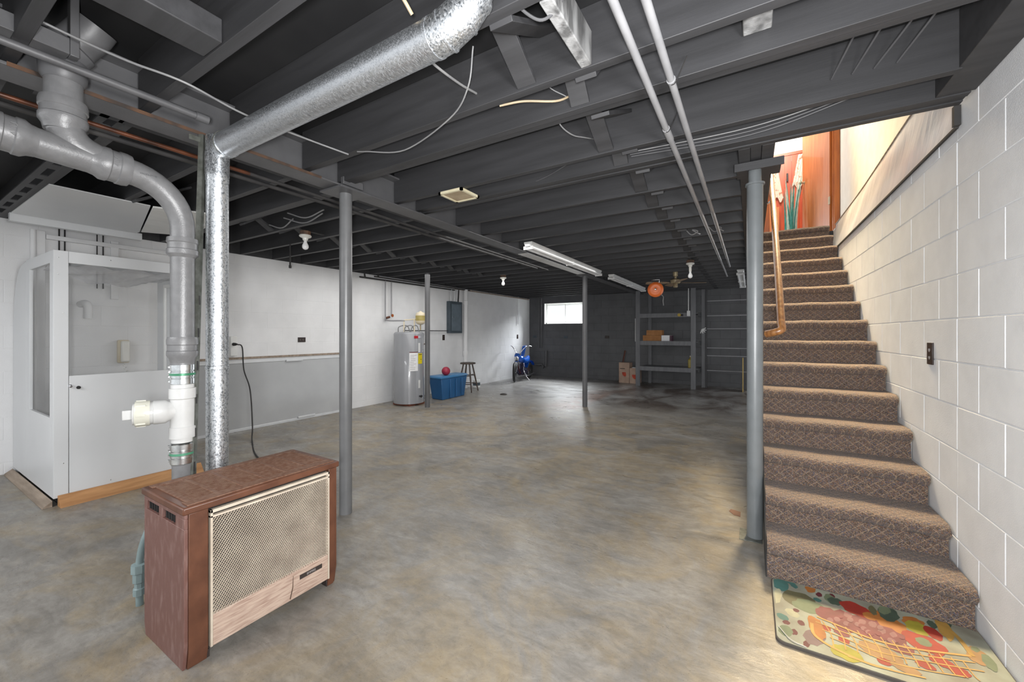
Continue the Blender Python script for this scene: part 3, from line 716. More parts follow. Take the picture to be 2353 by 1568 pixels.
cable('wire', [(-1.0, 1.02, 2.25), (-1.01, 1.13, 2.25), (-1.03, 1.3, 2.28), (-1.06, 1.455, 2.33)], .005, CABLE, 'pale cable passing from the duct into a joist hole', 'cable')
cable('wire', [(-1.02, .9, 2.49), (-1.0, .84, 2.42), (-.93, .88, 2.3), (-.92, .92, 2.26)], .006, VENTT, 'frayed tan cable hanging behind the duct elbow', 'cable')
cable('wire', [(-.80, 1.50, 2.46), (-.78, 1.60, 2.36), (-.72, 1.69, 2.33)], .0025, CABLE, 'thin straight wire stretched between joists above the bridging', 'cable')
cable('wire', [(-.97, 1.51, 2.275), (-.87, 1.55, 2.285), (-.75, 1.63, 2.29), (-.70, 1.69, 2.33)], .005, VENTT, 'cream cable drooping just before the doubled joist', 'cable')
cable('wire', [(-.84, 1.80, 2.38), (-.83, 1.86, 2.31), (-.81, 1.97, 2.30), (-.78, 2.07, 2.32), (-.77, 2.19, 2.36)], .0035, CABLE, 'pair wire ending in the joist before the stairwell', 'cable')
cable('wire', [(-.75, 1.02, 2.44), (-.62, 1.12, 2.28), (-.55, 1.16, 2.27), (-.48, 1.2, 2.4)], .005, STEELP, 'grey cable looped over the pale wooden block', 'cable')
cable('wire', [(-1.5, 2.50, 2.30), (-1.2, 2.42, 2.30), (-.95, 2.3, 2.31), (-.75, 2.24, 2.34)], .003, CABLED, 'slack dark wire crossing beneath the joists right of the vent grille', 'cable')
for k, (x, xe) in enumerate(((.35, .30), (.43, .37), (.52, .44), (.58, .51))):
    cable('wire', [(x + .02, 1.83, 2.47), (x, 1.95, 2.41), (xe, 2.19, 2.35)], .004, CABLED, 'dark cable ending in the joist face above the stairs, %s of four' % ('leftmost', 'second from left', 'third from left', 'rightmost')[k], 'cable', 'cables above the stairs')
for k in range(3):
    cable('wire', [(-.6, 2.30 + k * .03, 2.285), (0.0, 2.33 + k * .03, 2.285 - k * .006), (.45, 2.30 + k * .02, 2.33)], .003, CABLED if k else CABLE, 'cable running along the tripled header, %s of three' % ('nearest', 'middle', 'farthest')[k], 'cable', 'cables along the header')
t = thing('round_duct', (-.93, .62, 2.4), 'crumpled grey metal duct end showing at the top edge above the galvanised duct', 'duct')
mk('duct_end', La((-.95, .66, 2.33), [(0, .03), (.01, .05), (.03, .045), (.05, .055), (.17, .055)], axis=(-.2, 0, 1), seg=20), COLP, t)
o = one('hanging_board', Bs([(-2.235, -2.145, -.1, .42, 2.275, 2.335)]), STEELP, 'short grey board end hanging at the top left corner', 'board', bev=.002)
one('hanger_upright', B(-2.185, -2.147, .421, .445, 2.275, 2.50), STEELP, 'vertical grey batten fixed to the short board at top left', 'board', bev=.002)
# smaller left-bay wiring
for k, (p, L_) in enumerate((([(-3.6, 2.05, 2.34), (-3.4, 2.1, 2.28), (-3.2, 2.14, 2.33)], 'first bundle'), ([(-3.75, 2.1, 2.33), (-3.5, 2.15, 2.26), (-3.25, 2.16, 2.31)], 'second bundle'), ([(-4.0, 2.1, 2.3), (-3.85, 2.14, 2.26), (-3.7, 2.16, 2.33)], 'third bundle'))):
    cable('wire', p, .006, CABLE, 'grey cable loop in the joist bay near the left bulb, %s' % L_, 'cable', 'cable loops near the left bulb')
one('hanging_rod', La((-4.55, 2.62, 2.0), [(0, .014), (.03, .014), (.035, .009), (.27, .009)], seg=12), BLACKP, 'short dark rod hanging from the ceiling in front of the left wall', 'rod')

# ------------------------------------------------------------------ vent grille on ceiling
t = thing('ceiling_vent', (-1.83, 2.30, 2.25), 'small square yellowed white vent cover fixed under the joists', 'vent')
R_ = .105
for nm, bm, m in (('frame', Bs([(-1.83 - R_, -1.83 + R_, 2.30 - R_, 2.30 - R_ + .018, 2.25, 2.268), (-1.83 - R_, -1.83 + R_, 2.30 + R_ - .018, 2.30 + R_, 2.25, 2.268), (-1.83 - R_, -1.83 - R_ + .018, 2.30 - R_, 2.30 + R_, 2.25, 2.268), (-1.83 + R_ - .018, -1.83 + R_, 2.30 - R_, 2.30 + R_, 2.25, 2.268)]), VENTW),
                  ('grille', Bs([(-1.83 - R_ + .018, -1.83 + R_ - .018, 2.2 + k * .0105, 2.2 + k * .0105 + .005, 2.254, 2.266) for k in range(2, 19)] + [(-1.83 - R_ + .03 + k * .03, -1.83 - R_ + .034 + k * .03, 2.21, 2.39, 2.256, 2.266) for k in range(6)]), VENTT)):
    mk(nm, bm, m, t)

# ------------------------------------------------------------------ bare bulbs
def bulb(x, y, z, label, chain=False, long=0):
    t = thing('bare_bulb_fixture', (x, y, z), label, 'light fixture', 'bare bulb lampholders')
    mk('lampholder', La((x, y, z), [(0, .02), (0, .055), (-.012, .058), (-.02, .05), (-.03, .028), (-.05, .024), (-.055, .018)], seg=24), PORC, t)
    z2 = z - .05
    if long: mk('socket_adapter', La((x, y, z2), [(0, .018), (-long, .018)], seg=16), PORC, t); z2 -= long
    mk('bulb', La((x, y, z2), [(0, .013), (-.02, .015), (-.035, .022), (-.055, .030), (-.075, .030), (-.09, .021), (-.097, .006)], seg=20), BULB, t)
    mk('junction_box', La((x, y, z), [(0, .05), (.04, .05)], seg=8), mat('rusty_box', '#7a5a44', '#4a3a30', .7), t)
    mk('mounting_bar', B(x - .015, x + .015, y - .2, y + .2, z + .041, z + .047), BLACKP, t)
bulb(-3.88, 2.39, 2.245, 'bare white bulb in a porcelain holder on the near left ceiling')
bulb(-3.81, 6.05, 2.25, 'bare white bulb on the ceiling beyond the water heater')
bulb(-.74, 6.18, 2.25, 'bare white bulb on a long socket near the ceiling fan', long=.07)

# ------------------------------------------------------------------ fluorescent fixtures
def fluoro(x, y0, y1, z, label, open_end=True):
    t = thing('fluorescent_fixture', (x, (y0 + y1) / 2, z), label, 'light fixture', 'unlit strip lights')
    mk('housing', Pr([(x - .03, z), (x + .03, z), (x + .05, z + .045), (x + .05, z + .06), (x - .05, z + .06), (x - .05, z + .045)], 'y', y0, y1), FIXT, t, .002)
    for sx in (-.038, .038):
        mk('tube', La((x + sx, y0 + .03, z - .005), [(0, .006), (.005, .0165), (y1 - y0 - .065, .0165), (y1 - y0 - .06, .006)], axis=(0, 1, 0), seg=14), TUBE, t)
    for yy in (y0, (y0 + y1) / 2, y1 - .02):
        mk('lamp_socket', B(x - .058, x + .058, yy, yy + .02, z - .028, z + .012), FIXT, t, .003)
fluoro(-2.12, 3.88, 6.28, 2.205, 'long white strip light nearest along the right side of the beam')
fluoro(-2.06, 6.75, 9.15, 2.205, 'second long white strip light, behind the orange reel')
fluoro(-.14, 7.3, 9.4, 2.205, 'white strip light end visible just left of the stair column')

# ------------------------------------------------------------------ orange cord reel
rc = Vector((-1.40, 7.12, 2.0)); dirc = (Vector((0, 0, 2.0)) - rc).normalized()
t = thing('cord_reel', rc - Vector((0, 0, .13)), 'round bright orange cord reel hanging below the ceiling', 'reel')
mk('drum', La(rc - dirc * .03, [(0, .10), (.0, .128), (.012, .13), (.03, .118), (.05, .10), (.055, .075), (.05, .06), (.058, .03), (.058, .01)], axis=dirc, seg=40), ORANGE, t)
mk('hub_knob', La(rc + dirc * .025, [(0, .022), (.02, .018), (.024, .008)], axis=dirc, seg=14), CHROME, t)
si = Vector((dirc.y, -dirc.x, 0)).normalized()
mk('handle', Sw([rc + si * .055 + Vector((0, 0, .11)), rc + si * .065 + Vector((0, 0, .165)), rc - si * .065 + Vector((0, 0, .165)), rc - si * .055 + Vector((0, 0, .11))], .007, 8), CHROME, t)
mk('hanging_hook', Cy(rc + Vector((0, 0, .16)), rc + Vector((0, 0, .27)), .005, 8), BLACKP, t)
mk('cord_end', Sw(curve([rc - si * .09 + Vector((0, 0, -.09)), rc - si * .125 + Vector((0, 0, -.13)), rc - si * .12 + Vector((0, 0, -.20)), rc - si * .13 + Vector((0, 0, -.28))]), .008, 8), CABLE, t)

# ------------------------------------------------------------------ ceiling fan
fx, fy, fz = -1.13, 7.45, 2.12
t = thing('ceiling_fan', (fx, fy, fz), 'small tan ceiling fan with thin blades below the far joists', 'fan')
mk('motor', La((fx, fy, fz), [(0, .03), (0, .07), (.015, .085), (.06, .085), (.075, .06), (.085, .03)], seg=28), BRASS, t)
mk('mount', La((fx, fy, fz + .08), [(0, .02), (.04, .02), (.05, .04), (.12, .045)], seg=16), BRASS, t)
mk('switch_housing', La((fx, fy, fz - .07), [(0, .03), (.01, .038), (.06, .035), (.07, .03)], seg=20), BRASS, t)
for k in range(4):
    an = math.radians(24 + 90 * k); u = Vector((math.cos(an), math.sin(an), 0)); v = Vector((-math.sin(an), math.cos(an), .18)).normalized()
    bm = bmesh.new(); c0 = Vector((fx, fy, fz + .012)); pts = []
    for (r_, wd) in ((.10, .02), (.16, .05), (.30, .062), (.46, .064), (.50, .05)): pts.append((r_, wd))
    top = [c0 + u * r_ + v * wd for r_, wd in pts] + [c0 + u * r_ - v * wd for r_, wd in reversed(pts)]
    A = [bm.verts.new(p + Vector((0, 0, .003))) for p in top]; Bv = [bm.verts.new(p - Vector((0, 0, .003))) for p in top]
    bm.faces.new(A); bm.faces.new(Bv[::-1])
    for i in range(len(A)): bm.faces.new((A[i], Bv[i], Bv[(i + 1) % len(A)], A[(i + 1) % len(A)]))
    mk('blade', bm, FANB, t)

# ------------------------------------------------------------------ far window
wx0, wx1, wz0, wz1 = WIN
t = thing('window_1', ((wx0 + wx1) / 2, YF + .08, wz0), None, None); t['kind'] = 'structure'
fr = bmesh.new(); yf0, yf1 = YF + .10, YF + .15
for a in ((wx0, wx0 + .035, wz0, wz1), (wx1 - .035, wx1, wz0, wz1), (wx0, wx1, wz0, wz0 + .04), (wx0, wx1, wz1 - .035, wz1)): box(fr, a[0], a[1], yf0, yf1, a[2], a[3])
mk('window_frame', fr, WHITEP, t, .003)
mid = (wx0 + wx1) / 2 + .02
for k, (a, b, yo) in enumerate(((wx0 + .035, mid + .015, 0), (mid - .015, wx1 - .035, .015))):
    sb = bmesh.new(); y0 = yf0 + .008 + yo; z0, z1 = wz0 + .04, wz1 - .035
    for q in ((a, a + .025, z0, z1), (b - .025, b, z0, z1), (a, b, z0, z0 + .025), (a, b, z1 - .025, z1)): box(sb, q[0], q[1], y0, y0 + .014, q[2], q[3])
    sh = mk('sash', sb, WHITEP, t, .002)
    mk('pane', B(a + .02, b - .02, y0 + .005, y0 + .008, z0 + .02, z1 - .02), PLEXI, sh)
rv = bmesh.new()
for a in ((wx0, wx0 + .006, YF - .002, YF + .2, wz0, wz1), (wx1 - .006, wx1, YF - .002, YF + .2, wz0, wz1), (wx0, wx1, YF - .002, YF + .2, wz0, wz0 + .006), (wx0, wx1, YF - .002, YF + .2, wz1 - .006, wz1)): box(rv, *a)
mk('reveal_lining', rv, WHITEP, t)

# ------------------------------------------------------------------ staircase
NS, RUN, RISE, SY = 14, .2585, .1695, 2.43
sx0, sx1 = .072, .808
t = thing('staircase', (.44, 4.2, 0), 'straight staircase in brown diamond-patterned carpet rising along the right block wall', 'staircase')
for k in range(NS + 1):
    y0 = SY + k * RUN; z0 = k * RISE; z1 = z0 + RISE + (.012 if k == 0 else 0)
    y1 = y0 + RUN + .012 if k < NS else y0 + .25
    x0 = sx0 if k < 11 else .113
    nose = .042
    prof = [(y0, z0 + .0), (y0 + .004, z0 + .05), (y0 + .006, z1 - .066), (y0 - nose * .45, z1 - .060), (y0 - nose * .93, z1 - .036), (y0 - nose, z1 - .022), (y0 - nose * .8, z1 - .008), (y0 - nose * .35, z1 + .001), (y0 + .02, z1 + .003), (y1, z1), (y1, z0)]
    bm = bmesh.new(); nx = 26; rows = []
    rnd = random.Random(k)
    ph = [rnd.uniform(0, 6) for _ in range(3)]
    for i in range(nx + 1):
        x = x0 + (sx1 - x0) * i / nx; row = []
        for j, (yy, zz) in enumerate(prof):
            wob = .0035 * math.sin(x * 14 + ph[0]) + .0025 * math.sin(x * 31 + ph[1])
            e = min(i, nx - i); rd = .012 * max(0, 1 - e / 1.5) if 3 <= j <= 7 else 0
            row.append(bm.verts.new((x, yy + (wob if 2 <= j <= 7 else 0) + rd, zz + (wob * .6 if 3 <= j <= 8 else 0) - (rd * .3))))
        rows.append(row)
    n = len(prof)
    for a, b in zip(rows, rows[1:]):
        for j in range(n): bm.faces.new((a[j], a[(j + 1) % n], b[(j + 1) % n], b[j]))
    bm.faces.new(rows[0]); bm.faces.new(rows[-1][::-1])
    mk('step', bm, CARPET, t)
sk = Pr([(SY - .01, 0), (SY + .02, .14), (SY + 12.4 * RUN, 12.4 * RISE + .02), (SY + 12.4 * RUN, 12.4 * RISE - .22), (SY + .28, 0)], 'x', .0662, .0715)
mk('stringer', sk, BLACKP, t, .002)
# handrail
HR = [(.160, 2.93, 1.30), (.163, 3.3, 1.64), (.168, 4.0, 2.24), (.170, 4.75, 2.86), (.172, 5.3, 3.3)]
t = thing('handrail', (.16, 2.93, 1.27), 'round honey-brown wooden handrail on the left side of the stairs', 'handrail')
mk('rail', Sw(HR, .022, 18), WOODR, t)
mk('returned_end', Sw(curve([(.160, 2.94, 1.31), (.160, 2.90, 1.272), (.125, 2.90, 1.255), (.085, 2.93, 1.245)], 6), .022, 18), WOODR, t)
mk('rail_bracket', Sw(curve([(.168, 4.3, 2.46), (.13, 4.3, 2.43), (.09, 4.3, 2.45)]), .008, 8), CHROME, t)

# ------------------------------------------------------------------ stairwell shell above
zl = NS * RISE + RISE
struct('wall_stairwell', Bs([(.985, 1.08, 2.45, 6.9, 2.30, 5.0), (.888, .984, 2.60, 6.5, 2.30, 2.54)]), CREAMW)
struct('wall_stairwell', B(-.3, 1.9, 8.32, 8.4, 4.35, 5.0), HIGHWHITE)
struct('ceiling', B(-2.5, 2.0, 2.45, 8.4, 5.0, 5.05), HIGHWHITE)
struct('wall_stairwell', B(-2.5, .08, 6.42, 6.5, 2.54, 5.0), HIGHWHITE)
pn = bmesh.new()
for k in range(24):
    x = -.6 + k * .1; box(pn, x + .0015, x + .0985, 8.30, 8.32, 2.535, 4.33)
box(pn, -.6, 1.85, 8.29, 8.32, 4.30, 4.35); box(pn, -.6, 1.85, 8.315, 8.325, 2.535, 4.2)
struct('wall_panelled', pn, WOODPAN)
# vinyl skirt over the top of the block wall
bm = bmesh.new(); rows = []; ny = 60
for i in range(ny + 1):
    yy = 2.60 + (6.10 - 2.60) * i / ny; row = []
    top = 2.63 - .085 * min(1, max(0, (yy - 3.4) / 2.6)) + .012 * math.sin(yy * 2.3)
    for j in range(9):
        f = j / 8
        row.append(bm.verts.new((.806 + f * .072 + .007 * math.sin(yy * 9 + f * 3) * math.sin(f * PI) , yy, 2.195 + (top - 2.195) * f)))
    rows.append(row)
for a, b in zip(rows, rows[1:]):
    for j in range(8): bm.faces.new((a[j], b[j], b[j + 1], a[j + 1]))
geom = bmesh.ops.solidify(bm, geom=bm.faces[:], thickness=.003)
one('vinyl_skirt', bm, VINYL, 'glossy white vinyl sheet sloping over the top of the block wall beside the stairs', 'vinyl sheet')
one('skirt_trim', Sw([(.878, 2.60 + 3.5 * i / 30, 2.632 - .085 * min(1, max(0, (2.60 + 3.5 * i / 30 - 3.4) / 2.6)) + .012 * math.sin((2.60 + 3.5 * i / 30) * 2.3)) for i in range(31)], .008, 8), GREYWOOD, 'thin wooden moulding along the top of the vinyl sheet', 'trim')
one('black_caulk', Bs([(.79, .812, 2.575, 2.60, 2.19, 2.28), (.802, .8125, 2.60, 6.0, 2.185, 2.197)]), BLACKP, 'ragged black sealant line between vinyl sheet and block wall', 'sealant')
# door and casings
d1 = thing('door_1', (.90, 6.62, zl), None, None); d1['kind'] = 'structure'
a0 = Vector((.905, 6.62, 0)); dd = Vector((-.235, .72, 0)).normalized(); nn = Vector((dd.y, -dd.x, 0))
bm = bmesh.new(); obox(bm, a0 + dd * .37 + Vector((0, 0, zl + 1.02)), dd * .365, nn * .018, Vector((0, 0, 1.0))); mk('slab', bm, WOODD, d1, .002)
kp = a0 + dd * .68 + Vector((0, 0, zl + .93)) - nn * .018
mk('knob', La(kp, [(0, .022), (.004, .022), (.006, .01), (.03, .01), (.035, .024), (.05, .027), (.062, .018), (.064, .004)], axis=-nn, seg=18), BRASS, d1)
bm = bmesh.new(); obox(bm, a0 + dd * .01 - nn * .02 + Vector((0, 0, zl + .45)), dd * .02, nn * .003, (0, 0, .05)); mk('hinge', bm, BRASS, d1)
struct('trim_1', Bs([(.925, .983, 6.56, 6.60, zl, zl + 2.05), (.912, .925, 6.575, 6.60, zl, zl + 2.05)]), WOODT, .003)
struct('trim_2', Bs([(.10, .225, 6.56, 6.60, zl, zl + 2.05)]), WOODT, .003)
struct('wall_stairwell', Bs([(1.081, 1.9, 6.575, 6.66, zl, 5.0)]), CREAMW)
one('panel_handle', B(.525, .55, 8.27, 8.285, 3.85, 3.99), BLACKP, 'small dark vertical pull on the red wood panelling', 'handle', bev=.004)
def curtain(x0, x1, z0, z1, lean, label):
    bm = bmesh.new(); rows = []
    for i in range(25):
        f = i / 24; row = []
        for j in range(11):
            g_ = j / 10; x = x0 + (x1 - x0) * f + lean * g_
            row.append(bm.verts.new((x, 8.255 + .008 * math.sin(f * 25 + g_), z0 + (z1 - z0) * g_ + (.05 * math.sin(f * 7) if j == 0 else 0))))
        rows.append(row)
    for a, b in zip(rows, rows[1:]):
        for j in range(10): bm.faces.new((a[j], b[j], b[j + 1], a[j + 1]))
    bmesh.ops.solidify(bm, geom=bm.faces[:], thickness=.003)
    one('floral_curtain', bm, CURT, label, 'curtain', 'floral curtains in the upstairs room')
curtain(.36, .48, 3.55, 4.03, -.07, 'floral cloth curtain left of the dark pull in the upstairs room')
curtain(.60, .74, 3.72, 4.27, .09, 'floral cloth curtain partly hidden behind the open wooden door')
struct('trim_3', Bs([(.27, .31, 8.20, 8.24, 2.54, 3.5), (.31, .42, 8.22, 8.24, 2.54, 3.42)]), WOODD)
t = thing('potted_plant', (.52, 7.25, zl), 'spiky teal and white bladed plant standing at the top of the stairs', 'plant')
mk('pot', La((.52, 7.25, zl), [(0, .06), (.13, .075), (.14, .082), (.16, .082), (.16, .07)], seg=24), WHITEP, t)
for k in range(24):
    an = k * 2.4; r_ = .02 + .06 * random.random(); L_ = random.uniform(.5, .92); ln = random.uniform(.01, .10)
    bm = bmesh.new(); b0 = Vector((.52 + r_ * math.cos(an), 7.25 + r_ * math.sin(an), zl + .14)); u = Vector((math.cos(an), math.sin(an), 0)); v = Vector((1, 0, 0))
    P_ = []
    for s_ in range(8):
        f = s_ / 7; c_ = b0 + u * ln * f * f + Vector((0, 0, L_ * f)); wd = .014 * (1 - f) ** .6 + .001
        P_.append((bm.verts.new(c_ - v * wd), bm.verts.new(c_ + Vector((0, -.004, 0))), bm.verts.new(c_ + v * wd)))
    for a, b in zip(P_, P_[1:]):
        bm.faces.new((a[0], a[1], b[1], b[0])); bm.faces.new((a[1], a[2], b[2], b[1]))
    bmesh.ops.solidify(bm, geom=bm.faces[:], thickness=.002)
    mk('leaf_blade', bm, PALELEAF if k % 2 == 0 else TEAL, t)

# ------------------------------------------------------------------ printed kitchen mat
def fl(u, v):
    zc = 1.25 * 915 / (v - 766); a = (u - 1176.5) / 915
    return (zc * (a * CT - ST), zc * (a * ST + CT))
def zf(a, b): return fl(1680 + a / 3.351, 1100 + b / 3.351)     # crop coordinates measured on the photograph, landing on the floor plane
mx0, mx1, my0, my1, mz = .088, .806, 1.925, 2.412, .012
def rr(x0, x1, y0, y1, r, k=6):
    out = []
    for cx_, cy_, a0_ in ((x1 - r, y1 - r, 0), (x0 + r, y1 - r, PI / 2), (x0 + r, y0 + r, PI), (x1 - r, y0 + r, 1.5 * PI)):
        for i in range(k + 1): out.append((cx_ + r * math.cos(a0_ + i * PI / 2 / k), cy_ + r * math.sin(a0_ + i * PI / 2 / k)))
    return out
t = thing('kitchen_mat', ((mx0 + mx1) / 2, (my0 + my1) / 2, 0), 'cushioned floor mat printed with a fruit basket at the foot of the stairs', 'mat')
mk('foam_base', Pr(rr(mx0, mx1, my0, my1, .03), 'z', 0, mz), mat('dark_grey_foam', '#4a4440', '#3c3834', .8), t, .002)
mk('printed_top', Pr(rr(mx0 + .004, mx1, my0 + .006, my1 - .002, .03), 'z', mz, mz + .0015), mat('pale_printed_ground', '#8c9082', '#716e62', .55, scale=7, contrast=(.35, .65)), t)
PC = {'teal': '#4f8079', 'olive': '#6e6a4c', 'cream': '#c9c5a6', 'grape': '#8a4048', 'grape2': '#a06a6c', 'red': '#b03426', 'orange': '#c27a38', 'gold': '#c59a4a', 'wine': '#6d2b35', 'yellow': '#b5aa38', 'sage': '#7d8a6c', 'mauve': '#8c7272', 'dkgreen': '#4c5f50', 'tan': '#b58a5a', 'basket': '#d8a85a'}
layers = bmesh.new(); pm = []
names = list(PC)
for nme in names: pm.append(mat('print_' + nme, tuple(x * .62 for x in hexc(PC[nme])), tuple(x * .48 for x in hexc(PC[nme])), .6, scale=22))
zz = [mz + .0016]
def blob(color, cx_, cy_, rx, ry, rot=0, wob=.12, n=18, seed=0):
    rnd = random.Random(seed + int(cx_ * 7 + cy_)); zz[0] += .00002; pts = []
    for i in range(n):
        an = 2 * PI * i / n; k = 1 + wob * rnd.uniform(-1, 1)
        dx_, dy_ = rx * k * math.cos(an), ry * k * math.sin(an); c_, s_ = math.cos(rot), math.sin(rot)
        X, Y = zf(cx_ + dx_ * c_ - dy_ * s_, cy_ + dx_ * s_ + dy_ * c_)
        pts.append((min(max(X, mx0 + .01), mx1 - .003), min(max(Y, my0 + .01), my1 - .006)))
    f = layers.faces.new([layers.verts.new((x, y_, zz[0])) for x, y_ in pts]); f.material_index = names.index(color)
def stroke(color, pts, wd):
    zz[0] += .00002
    P_ = [Vector((*zf(*p), 0)) for p in pts]
    if len(P_) > 2: P_ = curve(P_, 5)
    L_, R2 = [], []
    for i, p in enumerate(P_):
        d_ = (P_[min(i + 1, len(P_) - 1)] - P_[max(i - 1, 0)]); nrm = Vector((-d_.y, d_.x, 0)).normalized() * wd
        cl = lambda q: (min(max(q.x, mx0 + .01), mx1 - .003), min(max(q.y, my0 + .01), my1 - .006), zz[0])
        L_.append(layers.verts.new(cl(p + nrm))); R2.append(layers.verts.new(cl(p - nrm)))
    for i in range(len(P_) - 1):
        f = layers.faces.new((L_[i], L_[i + 1], R2[i + 1], R2[i])); f.material_index = names.index(color)
for a in (('teal', 380, 840, 70, 40, .5), ('teal', 440, 800, 60, 22, .7), ('teal', 470, 830, 55, 18, .8), ('cream', 350, 930, 40, 60, .2), ('olive', 530, 960, 140, 60, .35), ('sage', 600, 1010, 130, 50, .3),
          ('orange', 610, 870, 42, 30, .4), ('wine', 678, 918, 26, 16, .4), ('wine', 775, 928, 26, 16, .5), ('sage', 760, 950, 50, 28, .6), ('dkgreen', 800, 970, 60, 26, .3), ('teal', 665, 958, 34, 14, .4),
          ('teal', 395, 1090, 50, 22, .5), ('cream', 470, 1060, 60, 24, .5), ('wine', 500, 1040, 26, 13, .4), ('wine', 425, 1133, 30, 16, .3), ('wine', 540, 1138, 30, 18, .5), ('wine', 485, 1208, 32, 20, .5), ('wine', 580, 1302, 30, 22, .6),
          ('mauve', 640, 1250, 90, 60, .4), ('sage', 420, 1200, 60, 40, .5), ('orange', 1200, 1130, 190, 50, .45), ('grape', 760, 1080, 120, 50, .45), ('grape', 880, 1130, 150, 70, .5), ('grape', 1050, 1180, 170, 80, .5), ('grape', 1230, 1240, 130, 55, .5),
          ('grape2', 900, 1075, 36, 22, .4), ('grape2', 1090, 1150, 34, 22, .4), ('grape2', 1160, 1200, 34, 22, .4), ('grape2', 1010, 1130, 30, 20, .4), ('grape2', 1250, 1230, 30, 20, .4), ('red', 960, 1030, 130, 42, .42), ('orange', 1070, 1085, 60, 26, .4),
          ('olive', 1090, 1040, 46, 22, .9), ('dkgreen', 1210, 1070, 90, 50, .5), ('sage', 1180, 1040, 50, 30, .3), ('orange', 1400, 1130, 90, 34, .3), ('yellow', 1440, 1180, 110, 42, .4), ('red', 1560, 1220, 90, 34, .6), ('dkgreen', 1545, 1150, 50, 22, .6), ('dkgreen', 1660, 1160, 36, 46, .2),
          ('red', 1490, 1300, 190, 60, .42), ('sage', 1480, 1285, 70, 26, .42), ('grape', 1300, 1330, 120, 40, .4), ('wine', 1250, 1300, 60, 24, .4), ('red', 870, 1275, 50, 22, .5), ('red', 730, 1180, 46, 20, .4), ('grape', 850, 1215, 70, 22, .4),
          ('yellow', 900, 1380, 130, 52, .42), ('yellow', 820, 1350, 60, 40, .5), ('tan', 1150, 1370, 200, 50, .42), ('red', 1620, 1440, 110, 32, .42), ('red', 1180, 1440, 70, 24, .4), ('red', 1760, 1520, 100, 30, .42), ('red', 1500, 1470, 90, 26, .42), ('tan', 1900, 1400, 110, 50, .6), ('sage', 1880, 1345, 40, 18, .4), ('orange', 660, 1180, 50, 110, -.5), ('gold', 1640, 1180, 44, 120, -.6), ('tan', 1350, 1500, 130, 30, .42), ('sage', 1990, 1450, 90, 34, .8)):
    blob(*a[:5], rot=a[5])
for k in range(24):
    rnd = random.Random(k); blob('grape2' if k % 2 else 'grape', 760 + k * 24 + rnd.uniform(-30, 30), 1060 + k * 9 + rnd.uniform(-20, 60), 26, 18, .4, .05, 12)
stroke('basket', [(660, 1090), (850, 1170), (1100, 1270), (1400, 1340), (1850, 1400)], .005)
stroke('basket', [(650, 1130), (860, 1210), (1100, 1300), (1400, 1380), (1880, 1450)], .003)
stroke('basket', [(700, 1190), (900, 1270), (1150, 1370), (1500, 1440), (1950, 1520)], .003)
stroke('basket', [(760, 1250), (950, 1330), (1200, 1440), (1500, 1510), (1800, 1560)], .003)
stroke('basket', [(620, 1140), (640, 1230), (780, 1330), (1040, 1450), (1250, 1510)], .006)
stroke('basket', [(900, 1400), (1200, 1500), (1500, 1570)], .004)
for k in range(13):
    stroke('basket', [(700 + k * 90, 1120 + k * 26), (770 + k * 92, 1230 + k * 27), (790 + k * 94, 1330 + k * 22)], .0022)
stroke('gold', [(1520, 1080), (1640, 1160), (1760, 1270), (1860, 1400)], .008)
mk('fruit_basket_print', layers, pm, t, flat=True)
bm = bmesh.new(); sweep(bm, curve([(mx0 + .012, my0 + .09, mz + .004), (mx0 + .05, my0 + .025, mz + .006), (mx0 + .10, my0 + .012, mz + .003)]), .0022, 6); mk('curled_edge', bm, mat('print_ground_edge', '#b8b4a8', None, .6), t)

# ------------------------------------------------------------------ outlets
def outlet(loc, nx, label, m=OUTLET, w=.07, hgt=.115, horizontal=False):
    n = Vector(nx); s_ = Vector((-n.y, n.x, 0)); up = Vector((0, 0, 1))
    if horizontal: s_, up = up, s_
    t = thing('wall_outlet', loc, label, 'outlet', 'wall outlets'); c = Vector(loc)
    bm = bmesh.new(); obox(bm, c + n * .004, s_ * w / 2, up * hgt / 2, n * .004); mk('cover_plate', bm, m, t, .002)
    for k in (-1, 1):
        bm = bmesh.new()
        for q in (-1, 1): obox(bm, c + up * .02 * k + s_ * .007 * q + n * .0085, s_ * .0016, up * .006, n * .001)
        lathe(bm, c + up * (.02 * k - .009) + n * .008, [(0, .0025), (.0015, .0025)], axis=n, seg=8)
        mk('socket_slots', bm, GREYTXT if m is OUTLET else OUTLETH, t)
def onR(u, v):      # point on the right wall from photo measurement
    a = (u - 1176.5) / 915; zc = XR / (a * CT - ST); return (XR, zc * (a * ST + CT), 1.25 + (766 - v) * zc / 915)
def onL(u, v):
    a = (u - 1176.5) / 915; zc = XL / (a * CT - ST); return (XL, zc * (a * ST + CT), 1.25 + (766 - v) * zc / 915)
def onF(u, v):
    a = (u - 1176.5) / 915; zc = YF / (a * ST + CT); return (zc * (a * CT - ST), YF, 1.25 + (766 - v) * zc / 915)
outlet(onR(2140, 813), (-1, 0, 0), 'dark brown outlet on the right white block wall')
outlet(onL(693, 781), (1, 0, 0), 'black outlet above the leaning panel on the left wall', horizontal=True)
outlet(onL(1019, 776), (1, 0, 0), 'small dark outlet left of the stool under the breaker panel')
outlet(onL(1189, 774), (1, 0, 0), 'dark outlet on the left wall near the far corner')
outlet(onF(1395, 775), (0, -1, 0), 'dark outlet on the charcoal wall right of the middle column', horizontal=True)
outlet(onF(1300, 775), (0, -1, 0), 'charcoal outlet below the far window', m=PANELDK, horizontal=True)
outlet(onF(1229, 774), (0, -1, 0), 'charcoal outlet left of the far window pipes', m=PANELDK, horizontal=True)

